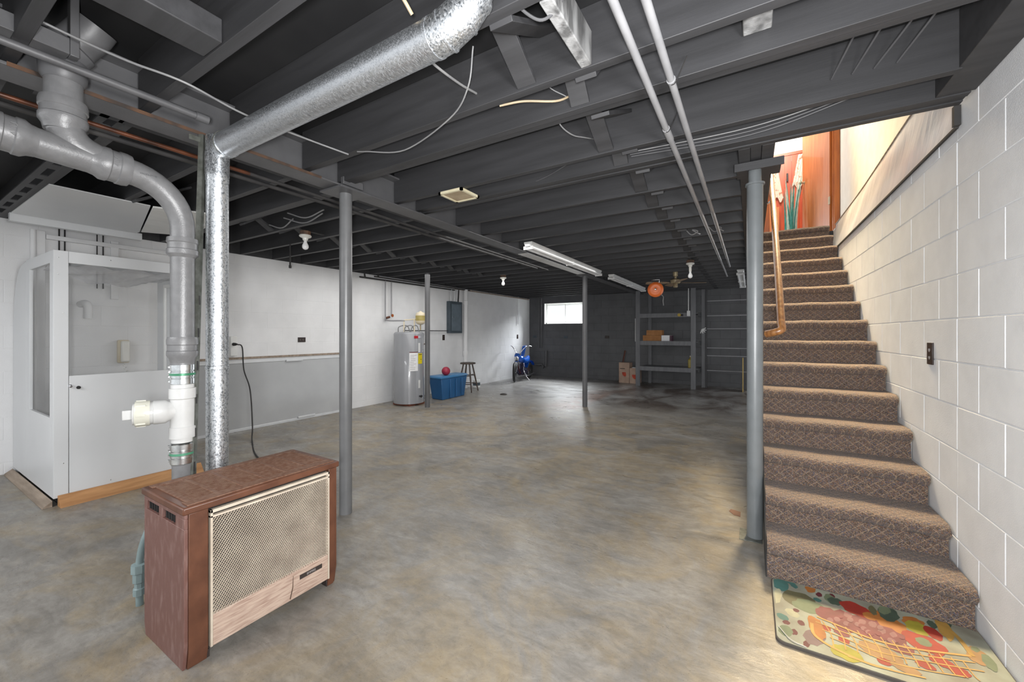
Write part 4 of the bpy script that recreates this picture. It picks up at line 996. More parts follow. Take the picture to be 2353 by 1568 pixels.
# ------------------------------------------------------------------ white lift-cab booth
bx0, bx1, by0, by1, bz0, bz1 = XL + .004, -4.30, .76, 1.60, .055, 1.852
t = thing('booth', (-4.98, 1.18, 0), 'tall white laminate booth with clear windows standing against the left wall', 'booth')
mk('plinth', Bs([(bx0 + .02, bx1 - .03, by0 + .03, by1 - .02, 0, bz0)]), BLACKP, t)
th = .02
mk('corner_post', Bs([(bx1 - .02, bx1, by0, by0 + .075, bz0, bz1), (bx1 - .08, bx1 - .021, by0, by0 + .02, bz0, bz1)]), WHITE, t, .002)
mk('front_panel', B(bx1 - .018, bx1 - .002, by0 + .078, by1, bz0, .935), WHITE, t, .002)
mk('top_rail', B(bx1 - .02, bx1, by0 + .076, by1, bz1 - .085, bz1), WHITE, t, .002)
mk('roof', B(bx1 - .50, bx1 - .021, by0 + .021, by1, bz1 - .025, bz1 - .005), WHITE, t)
mk('top_back_rail', B(bx1 - .52, bx1 - .501, by0 + .021, by1, bz1 - .06, bz1 - .005), WHITE, t)
# side facing the camera: panel with a window opening and a curved rear edge
wx_a, wx_b, wz_a, wz_b = -5.03, -4.40, .63, 1.765
sd = bmesh.new()
for a in ((-5.148, wx_a, bz0, bz1), (wx_b, bx1 - .0801, bz0, bz1), (wx_a, wx_b, bz0, wz_a), (wx_a, wx_b, wz_b, bz1)): box(sd, a[0], a[1], by0, by0 + .018, a[2], a[3])
mk('side_panel', sd, WHITE, t, .001)
curv = [(bx0, bz0), (-5.152, bz0), (-5.152, bz1 - .01)] + [(bx0 + .38 - .38 * math.sin(k * PI / 16), bz1 - .02 - .55 * (1 - math.cos(k * PI / 16))) for k in range(9)]
mk('rear_side_panel', Pr(curv, 'y', by0, by0 + .018), WHITE, t, .001)
mk('side_window', B(wx_a + .001, wx_b - .001, by0 + .006, by0 + .010, wz_a + .001, wz_b - .001), PLEXI, t)
mk('front_window', B(bx1 - .010, bx1 - .007, by0 + .078, by1 - .001, .936, bz1 - .086), PLEXI, t)
mk('end_panel', Bs([(bx1 - .75, bx1 - .021, by1 - .02, by1, bz0, bz1 - .03)]), WHITE, t, .001)
mk('door_frame', Bs([(bx1 - .55, bx1 - .52, by1 - .04, by1 - .021, .10, bz1 - .14), (bx1 - .10, bx1 - .07, by1 - .04, by1 - .021, .10, bz1 - .14), (bx1 - .52, bx1 - .10, by1 - .04, by1 - .021, bz1 - .17, bz1 - .14)]), WHITEP, t, .002)
bm = bmesh.new(); rows = []
for i in range(17):
    f = i / 16; row = []
    for j in range(9):
        g_ = j / 8
        row.append(bm.verts.new((bx1 - .03 - .44 * g_, by0 + .03 + (by1 - by0 - .06) * f, bz1 - .09 - .10 * math.sin(PI * f) * (g_ ** .8) - .015 * math.sin(f * 20 + j))))
    rows.append(row)
for a, b in zip(rows, rows[1:]):
    for j in range(8): bm.faces.new((a[j], b[j], b[j + 1], a[j + 1]))
mk('plastic_film', bm, PLASTFILM, t)
bm = bmesh.new()
for (y_, z_) in ((by0 + .025, 1.80), (by0 + .025, 1.68), (by0 + .05, 1.40), (by0 + .05, .30), (by0 + .3, .10), (by0 + .68, .10), (by0 + .3, 1.82)): lathe(bm, (bx1, y_, z_), [(0, .004), (.001, .003)], axis=(1, 0, 0), seg=8)
mk('screws', bm, STEEL, t)
for y_, m_ in ((by0 + .083, CHROME), (by0 + .125, BLACK)):
    mk('call_button', La((bx1, y_, .86 if m_ is CHROME else .845), [(0, .012), (.012, .011), (.014, .006)], axis=(1, 0, 0), seg=16), m_, t)
one('base_board', Pr([(bx1 + .002, 0), (bx1 + .085, 0), (bx1 + .018, .075), (bx1 + .002, .075)], 'y', by0 + .02, by1 + .05), PINE, 'sloping raw pine board along the front foot of the white booth', 'board', bev=.002)
one('ramp_board', Pr([(by0 - .055, 0), (by0 - .004, 0), (by0 - .004, .045), (by0 - .05, .012)], 'x', bx0 + .02, bx1 - .0), GREYWOOD, 'grey weathered board along the camera-facing foot of the booth', 'board', bev=.002)
ph = onL(281, 810)
t = thing('wall_phone', (XL, ph[1], ph[2] - .1), 'ivory wall telephone with coiled cord seen through the booth window', 'telephone')
mk('base', B(XL, XL + .05, ph[1] - .045, ph[1] + .045, ph[2] - .11, ph[2] + .13), IVORY, t, .012)
mk('handset', B(XL + .051, XL + .09, ph[1] - .03, ph[1] + .04, ph[2] - .10, ph[2] + .12), PORC, t, .016)
mk('cord', Sw(curve([(XL + .04 + .012 * math.cos(k), ph[1] + .01 * math.sin(k) + .004 * k * .3, ph[2] - .11 - .006 * k) for k in range(24)], 3), .003, 5), WHITEP, t)
hp = onL(195, 712)
t = thing('wall_elbow', (XL, hp[1], hp[2]), 'white painted pipe elbow on the wall behind the booth window', 'pipe')
mk('elbow_pipe', Sw(curve([(XL, hp[1] - .03, hp[2] + .05), (XL + .07, hp[1] - .01, hp[2] + .06), (XL + .10, hp[1], hp[2] + .02), (XL + .10, hp[1], hp[2] - .09)]), .032, 16), BLOCKL, t)

# ------------------------------------------------------------------ white soffit above booth and wall battens
t = thing('soffit', (-4.7, 1.1, 2.2), 'white ceiling panel boxed in above the booth', 'soffit')
mk('flat_panel', Pr([(-5.34, .705), (-4.10, .705), (-4.10, 1.24), (-5.24, 1.50), (-5.34, 1.50)], 'z', 2.262, 2.269), WHITE, t)
mk('second_panel', Pr([(-5.20, 1.502), (-4.10, 1.255), (-3.9, 1.62), (-5.0, 1.80)], 'z', 2.255, 2.268), WHITEP, t, .002)
mk('side_board', B(-5.40, -5.345, .70, 1.55, 2.20, 2.269), WHITE, t)
mk('edge_trim', Pr([(-5.02, 1.80), (-3.9, 1.62), (-3.9, 1.645), (-5.02, 1.825)], 'z', 2.235, 2.268), WHITEP, t, .002)
for k, (u, m_, r_) in enumerate(((135, BLACKP, .006), (148, BLACKP, .006), (222, BLACKP, .005), (236, BLACKP, .006))):
    p = onL(u, 560)
    one('wall_cable', La((XL + .014, p[1], 1.7), [(0, r_), (.56, r_)], seg=8), m_, 'thin dark vertical cable on the wall above the booth, %s of four' % ('leftmost', 'second from left', 'third from left', 'rightmost')[k], 'cable', 'vertical cables above the booth')
for k, (u, w_) in enumerate(((90, .07), (262, .06))):
    p = onL(u, 560)
    one('wall_batten', B(XL + .002, XL + .03, p[1] - w_ / 2, p[1] + w_ / 2, 0 if k == 0 else 1.6, 2.2), BLOCKL, 'white painted batten on the wall, %s the booth cables' % ('left of' if k == 0 else 'right of'), 'batten', bev=.003)
one('wall_pipe', La((XL + .03, onL(75, 560)[1], 0), [(0, .02), (2.2, .02)], seg=14), BLOCKL, 'white painted vertical pipe beside the booth at far left', 'pipe')
one('ledger_strip', B(XL + .002, XL + .04, .95, 2.0, 2.13, 2.17), BLOCKL, 'white horizontal strip on the wall below the soffit', 'batten', bev=.002)
one('ladder_track', Bs([(-5.6, -2.5, .60, .63, 2.262, 2.27), (-5.6, -2.5, .665, .68, 2.262, 2.27)] + [(-5.5 + k * .3, -5.40 + k * .3, .63, .665, 2.262, 2.269) for k in range(10)]), DARK, 'slotted dark metal track under the joist in front of the soffit', 'track')

# ------------------------------------------------------------------ leaning glossy panel against left wall
t = thing('framed_glass_board', (-5.58, 3.1, 0), 'long grey glossy framed panel leaning against the left wall', 'panel')
yA, yB = 1.95, 4.12; xb, xt, zt = -5.585, -5.642, .905
def lp(y0, y1, z0, z1, d0, d1):
    bm = bmesh.new()
    def P_(y_, z_, d_): f = z_ / zt; return (xb + (xt - xb) * f + d_, y_, z_)
    v = [bm.verts.new(P_(y_, z_, d_)) for y_ in (y0, y1) for z_ in (z0, z1) for d_ in (d0, d1)]
    for f in ((0, 1, 3, 2), (4, 6, 7, 5), (0, 4, 5, 1), (2, 3, 7, 6), (0, 2, 6, 4), (1, 5, 7, 3)): bm.faces.new([v[i] for i in f])
    return bm
mk('sheet', lp(yA, yB, .012, .87, 0, .004), MATBOARD, t)
mk('top_rail', lp(yA, yB, .86, .895, -.003, .012), ALUM, t, .003)
mk('bottom_rail', lp(yA, yB, 0, .035, -.003, .014), ALUM, t, .003)
mk('side_rail', lp(yB - .02, yB, .035, .86, -.003, .012), ALUM, t, .003)
mk('side_rail', lp(yA, yA + .02, .035, .86, -.003, .012), ALUM, t, .003)
mk('clip', lp(3.18, 3.42, .85, .875, .012, .03), ALUM, t, .003)
mk('clip', lp(3.32, 3.58, .03, .055, .014, .03), ALUM, t, .003)
one('ledge_board', B(XL + .002, XL + .014, 1.9, 4.25, .912, .94), GREYWOOD, 'narrow rough wooden ledge on the wall above the leaning panel', 'board', bev=.002)
pp = onL(531, 795)
t = thing('power_box', (XL, pp[1], pp[2]), 'white wall receptacle with a black plug just right of the duct', 'outlet')
mk('box', B(XL, XL + .06, pp[1] - .03, pp[1] + .045, pp[2] - .13, pp[2] + .12), WHITEP, t, .006)
mk('plug', La((XL + .06, pp[1], pp[2] + .02), [(0, .02), (.03, .018), (.06, .01)], axis=(1, .3, 0), seg=12), BLACKP, t)
cable('extension_cord', [(XL + .11, pp[1] + .02, pp[2] + .02), (XL + .17, pp[1] + .05, pp[2] - .02), (XL + .19, pp[1] + .06, pp[2] - .3), (-5.3, pp[1] + .05, .55), (-5.1, pp[1] - .02, .15), (-4.9, pp[1] - .12, .01), (-4.2, 2.1, .008), (-3.2, 1.9, .008), (-2.6, 1.6, .008)], .007, BLACKP, 'black power cord hanging from the wall plug to the floor', 'cord', seg=10)
one('floor_bracket', Bs([(-3.1, -3.02, 1.98, 2.0, 0, .05), (-3.1, -3.02, 1.98, 2.06, 0, .008)]), BLACKP, 'small black metal bracket on the floor behind the heater', 'bracket', bev=.002)

# ------------------------------------------------------------------ water heater group
wx, wy, wr = -5.18, 5.10, .262
t = thing('water_heater', (wx, wy, 0), 'tall grey cylindrical water heater standing on wood blocks by the left wall', 'water heater')
for k, (a_, b_) in enumerate(((-.18, -.04), (.02, .18))): mk('wood_block', B(wx - .2, wx + .2, wy + a_, wy + b_, 0, .035), mat('red_brown_block', '#7a4632', '#5f3526', .8), t)
mk('tank', La((wx, wy, .036), [(0, wr - .004), (.0, wr), (1.20, wr), (1.222, wr - .012), (1.235, wr - .04), (1.238, .02)], seg=56), HEATER, t)
def onTank(u, z, r_=wr):     # direction towards the camera, turned by an angle
    base = math.atan2(0 - wy, 0 - wx) + u; return base
def tankplate(nm, a0, a1, z0, z1, m_, d_=.002, par=None):
    base = math.atan2(-wy, -wx); bm = bmesh.new(); n_ = 8; R1 = wr + d_; prev = None
    for i in range(n_ + 1):
        an = base + a0 + (a1 - a0) * i / n_
        cur = [bm.verts.new((wx + R1 * math.cos(an), wy + R1 * math.sin(an), z_)) for z_ in (z0, z1)] + [bm.verts.new((wx + (R1 + .002) * math.cos(an), wy + (R1 + .002) * math.sin(an), z_)) for z_ in (z1, z0)]
        if prev:
            for j in range(4): bm.faces.new((prev[j], prev[(j + 1) % 4], cur[(j + 1) % 4], cur[j]))
        else: bm.faces.new(cur)
        prev = cur
    bm.faces.new(prev[::-1]); return mk(nm, bm, m_, par or t)
lab = tankplate('warning_label', .02, .60, .60, 1.01 - .12 + .03, PAPER)
for z_ in (.915,): tankplate('label_header', .02, .60, z_, z_ + .014, mat('dark_red_print', '#5a1a20', None, .5), .004, lab)
rnd = random.Random(3)
for k in range(9):
    z_ = .63 + k * .03; a0_ = .05 + rnd.random() * .05; tankplate('label_print', a0_, a0_ + rnd.uniform(.2, .45), z_, z_ + .006, GREYTXT, .004, lab)
yl = tankplate('energy_label', .62, .98, .72, .90, YELLOW)
tankplate('label_print', .66, .94, .875, .885, BLACK, .004, yl); tankplate('label_print', .82, .90, .79, .80, BLACK, .004, yl)
tankplate('brand_badge', .33, .62, 1.16, 1.205, RED)
tankplate('brand_badge_tail', .62, .90, 1.165, 1.20, mat('silver_badge', (.6, .6, .65), None, .3, metal=.5), .002)
tankplate('access_cover', .62, .78, .92, 1.08, FIXT, .004); tankplate('access_cover', .62, .78, .30, .44, FIXT, .004)
an = math.atan2(-wy, -wx) + .75
mk('drain_valve', La((wx + wr * math.cos(an), wy + wr * math.sin(an), .16), [(0, .015), (.03, .015), (.035, .022), (.05, .022)], axis=(math.cos(an), math.sin(an), 0), seg=12), BLACKP, t)
mk('relief_pipe', Sw(curve([(wx + .22, wy + .15, 1.06), (wx + .28, wy + .19, 1.04), (wx + .28, wy + .19, .9), (wx + .28, wy + .19, .1)]), .01, 8), COPPER, t)
zt_ = 1.274
t2 = thing('expansion_tank', (wx + .16, wy + .12, 1.42), 'small cream expansion tank above the water heater', 'tank')
mk('tank_body', La((wx + .16, wy + .12, 1.40), [(0, .03), (.02, .07), (.05, .085), (.18, .085), (.21, .07), (.225, .03), (.24, .015)], seg=28), IVORY, t2)
mk('tank_label', La((wx + .16, wy + .12, 1.47), [(0, .0855), (0, .0862), (.09, .0862), (.09, .0855)], seg=28), mat('faded_yellow_label', '#b0a060', '#98884c', .6), t2)
mk('tank_stem', Cy((wx + .16, wy + .12, zt_ + .03), (wx + .16, wy + .12, 1.40), .012), BRASS, t2)
pm2 = thing('heater_piping', (wx, wy, zt_), 'copper and cream supply pipes dropping from the ceiling to the water heater', 'pipe')
ya = wy - .17
mk('cold_drop', Sw(curve([(XL + .05, ya + .02, 2.20), (XL + .05, ya + .02, 1.55), (XL + .07, ya + .04, 1.48), (wx - .1, wy - .1, 1.47), (wx - .05, wy - .05, 1.47)], 6), .012, 10), CONDUIT, pm2)
mk('hot_drop', Sw([(XL + .05, ya + .16, 2.2), (XL + .05, ya + .16, 1.56)], .011, 10), CONDUIT, pm2)
mk('valve', La((XL + .05, ya + .03, 1.52), [(0, .02), (.08, .02)], axis=(.2, 1, .3), seg=10), COPPER, pm2)
mk('valve_handle', La((XL + .07, ya + .16, 1.57), [(0, .028), (.012, .028)], axis=(1, .2, 0), seg=12), mat('orange_brass', '#b8672f', '#9a5022', .4), pm2)
mk('riser', Cy((wx - .06, wy - .06, zt_ - .01), (wx - .06, wy - .06, 1.48), .011, 10), IVORY, pm2)
mk('riser', Cy((wx + .08, wy + .05, zt_ - .01), (wx + .08, wy + .05, 1.50), .011, 10), IVORY, pm2)
mk('cross_pipe', Cy((wx - .06, wy - .06, 1.48), (wx + .12, wy + .09, 1.50), .011, 10), IVORY, pm2)
for k in range(3): mk('flexible_loop', Sw(curve([(wx - .14 + k * .09, wy - .12 + k * .06, zt_ - .01), (wx - .12 + k * .09, wy - .12 + k * .07, 1.36), (wx - .03 + k * .07, wy - .02 + k * .05, 1.38), (wx + .02 + k * .06, wy + .01 + k * .05, zt_ - .01)]), .008, 8), CABLE, pm2)
cable('drop_pipe', [(XL + .05, 4.5, 2.26), (XL + .05, 4.52, 2.20), (XL + .05, 4.6, 2.195), (XL + .05, 6.9, 2.20)], .014, BLACKP, 'dark pipe running along the top of the left wall, upper one', 'pipe', 'dark pipes atop the left wall')
cable('drop_pipe', [(XL + .09, 4.75, 2.27), (XL + .09, 4.77, 2.235), (XL + .09, 4.9, 2.23), (XL + .09, 7.4, 2.235)], .012, BLACKP, 'dark pipe running along the top of the left wall, lower one', 'pipe', 'dark pipes atop the left wall')
one('top_rail_pipe', La((XL + .06, 6.9, 2.235), [(0, .014), (3.4, .014)], axis=(0, 1, 0), seg=12), GREYWOOD, 'pale conduit along the far top of the left wall', 'pipe')

# breaker panel
ey0, ey1, ez0, ez1 = 6.68, 7.10, 1.25, 1.945
t = thing('breaker_panel', (XL, 6.9, ez0), 'blue-grey metal breaker panel mounted on the left wall', 'electrical panel')
mk('cabinet', B(XL, XL + .10, ey0, ey1, ez0, ez1), PANELDK, t, .004)
dr_ = mk('door', B(XL + .10, XL + .112, ey0 + .05, ey1 - .05, ez0 + .05, ez1 - .06), PANEL, t, .003)
mk('latch', La((XL + .112, ey0 + .09, 1.6), [(0, .015), (.01, .012)], axis=(1, 0, 0), seg=12), CHROME, dr_)
for k, y_ in enumerate((6.76, 6.88, 6.94, 7.02)): mk('conduit', Cy((XL + .05, y_, ez1), (XL + .05, y_ + .02, 2.22), .014, 10), ALUM if k != 3 else BLACKP, t)
one('feed_conduit', La((XL + .05, 5.38, 1.30), [(0, .008), (1.29, .008)], axis=(0, 1, 0), seg=8), BLACKP, 'thin dark conduit from the water heater to the breaker panel', 'conduit')
t = thing('vent_stack', (-5.58, 7.25, 0), 'white painted vertical drain pipe on the left wall behind the stool', 'pipe')
mk('pipe', La((-5.58, 7.25, 0), [(0, .05), (2.24, .05)], seg=24), BLOCKL, t)
for z_ in (.74, 1.9): mk('coupling', La((-5.58, 7.25, z_), [(0, .062), (.09, .062), (.1, .05)], seg=24), BLOCKL, t)

# blue tote with ball
t = thing('storage_tote', (-5.02, 6.0, 0), 'blue plastic storage tote on the floor beside the dark column', 'tote')
tb = [(-4.90, 5.66), (-5.22, 5.70), (-5.20, 6.42), (-4.93, 6.40)]
def taper(z0, z1, e0, e1, zt0=0):
    bm = bmesh.new(); c = Vector((sum(p[0] for p in tb) / 4, sum(p[1] for p in tb) / 4))
    A = [bm.verts.new((*(c + (Vector(p) - c) * e0), z0)) for p in tb]; D = [bm.verts.new((*(c + (Vector(p) - c) * e1), z1)) for p in tb]
    for i in range(4): bm.faces.new((A[i], A[(i + 1) % 4], D[(i + 1) % 4], D[i]))
    bm.faces.new(A[::-1]); bm.faces.new(D); return bm
mk('bin', taper(0, .40, .93, 1.10), BLUE, t, .012)
mk('rim', taper(.40, .425, 1.16, 1.16), BLUEL, t, .006)
mk('lid', taper(.425, .445, 1.14, 1.06), BLUEL, t, .006)
for q in range(3):
    f = .25 + .25 * q; mk('rib', Bs([(-4.90, -4.885, 5.70 + .7 * f, 5.73 + .7 * f, .03, .37)]), BLUE, t, .004)
bm = bmesh.new(); ball(bm, (-4.98, 5.86, .445 + .082), .082); one('ball', bm, BALL, 'crimson rubber ball resting on the blue tote lid', 'ball')
# stool
sxx, syy, sh_ = -5.22, 6.86, .62
t = thing('bar_stool', (sxx, syy, 0), 'round-topped dark wooden stool with crossed rungs behind the tote', 'stool')
mk('seat', La((sxx, syy, sh_ - .035), [(0, .14), (.005, .165), (.03, .165), (.035, .15)], seg=28), STOOLW, t)
legs = []
for k in range(4):
    an = PI / 4 + k * PI / 2 + .2; p = Vector((sxx + .235 * math.cos(an), syy + .235 * math.sin(an), 0)); q = Vector((sxx + .10 * math.cos(an), syy + .10 * math.sin(an), sh_ - .036)); legs.append((p, q))
    mk('leg', Sw([p, p.lerp(q, .5), q], [.013, .018, .014], 12), STOOLW, t)
for k in range(4):
    for f in (.28 + .06 * (k % 2), .58 + .05 * (k % 2)):
        mk('rung', Cy(legs[k][0].lerp(legs[k][1], f), legs[(k + 1) % 4][0].lerp(legs[(k + 1) % 4][1], f), .009, 10), STOOLW, t)
t = thing('paint_can', (-5.42, 7.45, 0), 'small white can on the floor behind the stool legs', 'can')
mk('can', La((-5.42, 7.45, 0), [(0, .08), (.005, .085), (.17, .085), (.175, .08)], seg=24), WHITEP, t)
mk('can_label', La((-5.42, 7.45, .05), [(0, .0855), (0, .0865), (.07, .0865), (.07, .0855)], seg=24), PANELDK, t)
fd = fl(1157, 907)
t = thing('floor_drain', (fd[0], fd[1], 0), 'small dark iron lump over the floor drain', 'drain cover')
mk('cover', La((fd[0], fd[1], 0), [(0, .075), (.012, .07), (.022, .045), (.025, .01)], seg=20), SLATE, t)
one('floor_patch', Pr([(-.13, 3.18), (-.10, 3.13), (-.06, 3.12), (-.06, 3.20), (-.12, 3.22)], 'z', 0, .003), mat('terracotta_tile', '#7d5a48', '#6a4a3a', .7), 'small reddish tile fragment on the floor behind the stair column', 'tile')

# ------------------------------------------------------------------ small motorcycle
t = thing('motorcycle', (-5.22, 9.25, 0), 'small blue chopper motorcycle parked in the far left corner', 'motorcycle', rz=-PI / 2 + .10)
def wheel(nm, x, r, wd, turn=0):
    bm = bmesh.new(); n_ = 32; Rm = Matrix.Translation((x, 0, r)) @ Matrix.Rotation(turn, 4, 'Z')
    pts = [Rm @ Vector((math.cos(2 * PI * k / n_) * (r - wd), 0, math.sin(2 * PI * k / n_) * (r - wd))) for k in range(n_)]
    for i in range(n_):
        c = Vector(pts[i]); rad = (c - Rm @ Vector((0, 0, 0))).normalized(); sd_ = Rm.to_3x3() @ Vector((0, 1, 0))
        for j in range(10):
            a_ = 2 * PI * j / 10; bm.verts.new(c + rad * wd * math.cos(a_) + sd_ * wd * .8 * math.sin(a_))
    bm.verts.ensure_lookup_table()
    for i in range(n_):
        for j in range(10): bm.faces.new((bm.verts[i * 10 + j], bm.verts[i * 10 + (j + 1) % 10], bm.verts[((i + 1) % n_) * 10 + (j + 1) % 10], bm.verts[((i + 1) % n_) * 10 + j]))
    o = mk(nm, bm, TYRE, t)
    bm = bmesh.new(); c = Rm @ Vector((0, 0, 0))
    for k in range(12):
        a_ = 2 * PI * k / 12; cyl(bm, c, Rm @ Vector((math.cos(a_) * (r - wd * 1.5), 0, math.sin(a_) * (r - wd * 1.5))), .004, 6)
    sd_ = Rm.to_3x3() @ Vector((0, 1, 0)); cyl(bm, c - sd_ * .04, c + sd_ * .04, .03, 12)
    mk('spokes', bm, CHROME, o)
wheel('front_wheel', .50, .25, .045, .35); wheel('rear_wheel', -.42, .23, .06)
F = [(.46, -.05, .27), (.30, -.045, .62), (.24, -.04, .74)]
for s_ in (-1, 1): mk('fork_tube', Sw([(.50, s_ * .05, .25), (.33, s_ * .05, .60), (.27, s_ * .05, .73)], .014, 10), CHROME, t)
for s_ in (-1, 1): mk('handlebar', Sw(curve([(.27, s_ * .05, .72), (.24, s_ * .14, .84), (.20, s_ * .24, .92), (.10, s_ * .30, .90)]), .011, 10), CHROME, t)
mk('frame', Sw(curve([(.30, 0, .68), (.26, 0, .35), (.05, 0, .16), (-.25, 0, .18), (-.40, 0, .24), (-.30, 0, .45), (.0, 0, .50), (.28, 0, .64)]), .02, 10), REDFR, t)
bm = bmesh.new(); box(bm, -.12, .14, -.08, .08, .16, .30); lathe(bm, (.0, 0, .28), [(k * .018, .075 if k % 2 else .06) for k in range(11)], axis=(.25, 0, 1), seg=20); cyl(bm, (.02, -.13, .22), (.02, .13, .22), .07, 20)
mk('engine', bm, ENGINE, t, .004)
bm = bmesh.new(); ball(bm, (.12, 0, .57), .12, 1.35, .8, .75); mk('fuel_tank', bm, BLUEP, t)
mk('seat', Sw([(-.02, 0, .52), (-.15, 0, .50), (-.30, 0, .53), (-.40, 0, .60)], [.07, .09, .09, .05], 16, ry=1), BLUEP, t)
bm = bmesh.new(); prev = None
for k in range(12):
    a_ = math.radians(20 + 12 * k); cur = [bm.verts.new((-.42 + .27 * math.cos(a_), s_, .23 + .27 * math.sin(a_))) for s_ in (-.08, 0, .08)]
    if prev:
        for j in range(2): bm.faces.new((prev[j], prev[j + 1], cur[j + 1], cur[j]))
    prev = cur
bmesh.ops.solidify(bm, geom=bm.faces[:], thickness=.006); mk('rear_fender', bm, BLUEP, t)
mk('headlight', La((.32, 0, .60), [(0, .03), (.03, .06), (.09, .065), (.095, .055)], axis=(1, .1, -.1), seg=20), CHROME, t)
mk('front_fairing', Pr([(.30, .52), (.38, .50), (.40, .68), (.33, .74), (.28, .66)], 'y', -.06, .06), BLUEP, t, .02)
mk('windscreen', Pr([(-.02, .66), (.02, .64), (-.10, .90), (-.20, .92), (-.22, .88), (-.12, .86)], 'y', -.05, .05), BLUEP, t, .01)
for s_ in (-1, 1): mk('exhaust_pipe', Sw(curve([(.10, s_ * .09, .36), (.14, s_ * .12, .22), (-.05, s_ * .13, .13), (-.45, s_ * .14, .15)]), [.018] * 24 + [.028], 12), CHROME, t)
mk('kickstand', Cy((0.0, .06, .16), (-.02, .20, .0), .008, 8), CHROME, t)

# ------------------------------------------------------------------ far wall pipes
def fp(u, r_, z0, z1, m_, label, off=.05):
    p = onF(u, 760); one('wall_pipe', La((p[0], YF - off, z0), [(0, r_), (z1 - z0, r_)], seg=14), m_, label, 'pipe')
fp(1214, .035, 0, 2.26, BLACKP, 'thick dark vertical pipe in the far left corner')
fp(1240, .014, .82, 2.26, STEELP, 'thin vertical pipe left of the far window, left one')
fp(1245.5, .014, .82, 2.26, STEELP, 'thin vertical pipe left of the far window, right one')
t = thing('trap_pipe', (-5.1, YF - .06, .3), 'dark bent drain pipe low on the far charcoal wall', 'pipe')
tp = [onF(u, v) for u, v in ((1231, 838), (1248, 838), (1251, 845), (1256, 842), (1257, 806))]
mk('pipe', Sw([(a_, YF - .06, c_) for a_, b_, c_ in tp], .03, 12), STEELP, t)
lp_ = onL(1206, 700)
one('corner_conduit', Sw(curve([(XL + .03, 9.75, 2.24), (XL + .03, 9.72, 2.2), (XL + .03, 9.72, 1.5)]), .012, 8), BLOCKL, 'thin white conduit on the left wall near the far corner', 'conduit')

# ------------------------------------------------------------------ shelving at the far wall
sY = 9.66
t = thing('shelving_unit', (-1.7, 10.0, 0), 'tall grey painted timber shelving with four boards at the far wall', 'shelving')
for x, y_ in ((-2.30, sY), (-1.095, sY)): mk('post', B(x - .05, x + .05, y_ - .02, y_ + .02, 0, 2.255), SHELF, t, .003)
for x, y_ in ((-2.17, 10.36), (-.93, 10.10)): mk('post', B(x - .04, x + .04, y_ - .02, y_ + .02, 0, 2.255), SHELF, t, .003)
for z_ in (1.66, 1.02, .42):
    mk('shelf_rail', B(-2.25, -1.145, sY - .02, sY + .018, z_ - .05, z_ + .05), SHELF, t, .003)
    mk('shelf_board', B(-2.25, -.98, sY + .02, 10.33, z_ + .02, z_ + .04), SHELF, t, .002)
mk('side_brace', Bs([(-1.0, -.97, sY, 10.08, z_ - .04, z_ + .05) for z_ in (1.66, 1.02, .42)]), DARK, t)
def card(x0, x1, y0, y1, z0, z1, m_, label):
    t = thing('cardboard_box', ((x0 + x1) / 2, (y0 + y1) / 2, z0), label, 'box', 'boxes on the middle shelf')
    mk('carton', B(x0, x1, y0, y1, z0, z1), m_, t, .003)
    mk('tape_strip', B((x0 + x1) / 2 - .02, (x0 + x1) / 2 + .02, y0, y1, z1, z1 + .001), IVORY, t)
card(-2.20, -1.79, 9.72, 10.0, 1.061, 1.20, CARD, 'tan cardboard box on the middle shelf, bottom of the stack')
card(-2.12, -1.77, 9.73, 9.98, 1.202, 1.32, CARD, 'tan cardboard box on the middle shelf, topmost of the stack')
t = thing('cardboard_box', (-1.67, 9.85, 1.061), 'small white printed carton on the middle shelf right of the tan boxes', 'box', 'boxes on the middle shelf')
mk('carton', B(-1.78, -1.56, 9.72, 9.98, 1.061, 1.20), PAPER, t, .002)
mk('printed_band', B(-1.60, -1.559, 9.718, 9.982, 1.065, 1.198), mat('maroon_print', '#4a2a3a', None, .6), t)
t = thing('tape_measure', (-1.38, 9.60, 1.64), 'small yellow tape measure on the upper shelf rail', 'tape measure')
mk('case', La((-1.38, sY - .055, 1.66), [(0, .03), (.0, .035), (.03, .035), (.034, .03)], axis=(0, 1, 0), seg=20), mat('mustard_plastic', '#b09430', '#9a8028', .5), t)
mk('belt_clip', B(-1.345, -1.30, sY - .05, sY - .021, 1.635, 1.675), BLACKP, t, .003)
t = thing('oil_jug', (-1.16, 9.80, .461), 'yellow plastic oil jug on the lowest shelf', 'jug')
mk('body', B(-1.215, -1.09, 9.74, 9.86, .461, .66), mat('yellow_jug', '#a08e3a', '#8d7c30', .45), t, .015)
mk('neck', La((-1.16, 9.80, .66), [(0, .045), (.03, .025), (.05, .02)], seg=14), MATS['yellow_jug'], t)
mk('cap', La((-1.16, 9.80, .71), [(0, .024), (.03, .024)], seg=14), IVORY, t)
g1 = thing('work_glove', (-.98, 9.62, 1.25), 'pale grey work glove hung on the shelving post', 'glove')
for k in range(5):
    an = math.radians(-110 + k * 34); L_ = .09
    mk('finger', Sw([(-.95, 9.98 - .02, 1.33), (-.95 + L_ * .6 * math.cos(an), 9.96, 1.33 + L_ * .6 * math.sin(an)), (-.95 + L_ * math.cos(an), 9.95, 1.33 + L_ * math.sin(an))], [.02, .014, .010], 8), FIXT, g1)
# power strip conduit on shelving
t = thing('switch_conduit', (-1.2, sY, 1.62), 'thin white conduit with a small box on the shelving post', 'conduit')
mk('conduit', La((-1.19, sY - .03, 1.75), [(0, .01), (.5, .01)], seg=10), FIXT, t)
mk('switch_box', B(-1.22, -1.155, sY - .05, sY - .021, 1.63, 1.75), FIXT, t, .003)
one('white_downpipe', La((-2.358, sY - .005, 1.05), [(0, .008), (.55, .008)], seg=8), FIXT, 'thin white rod on the left shelving post', 'rod')

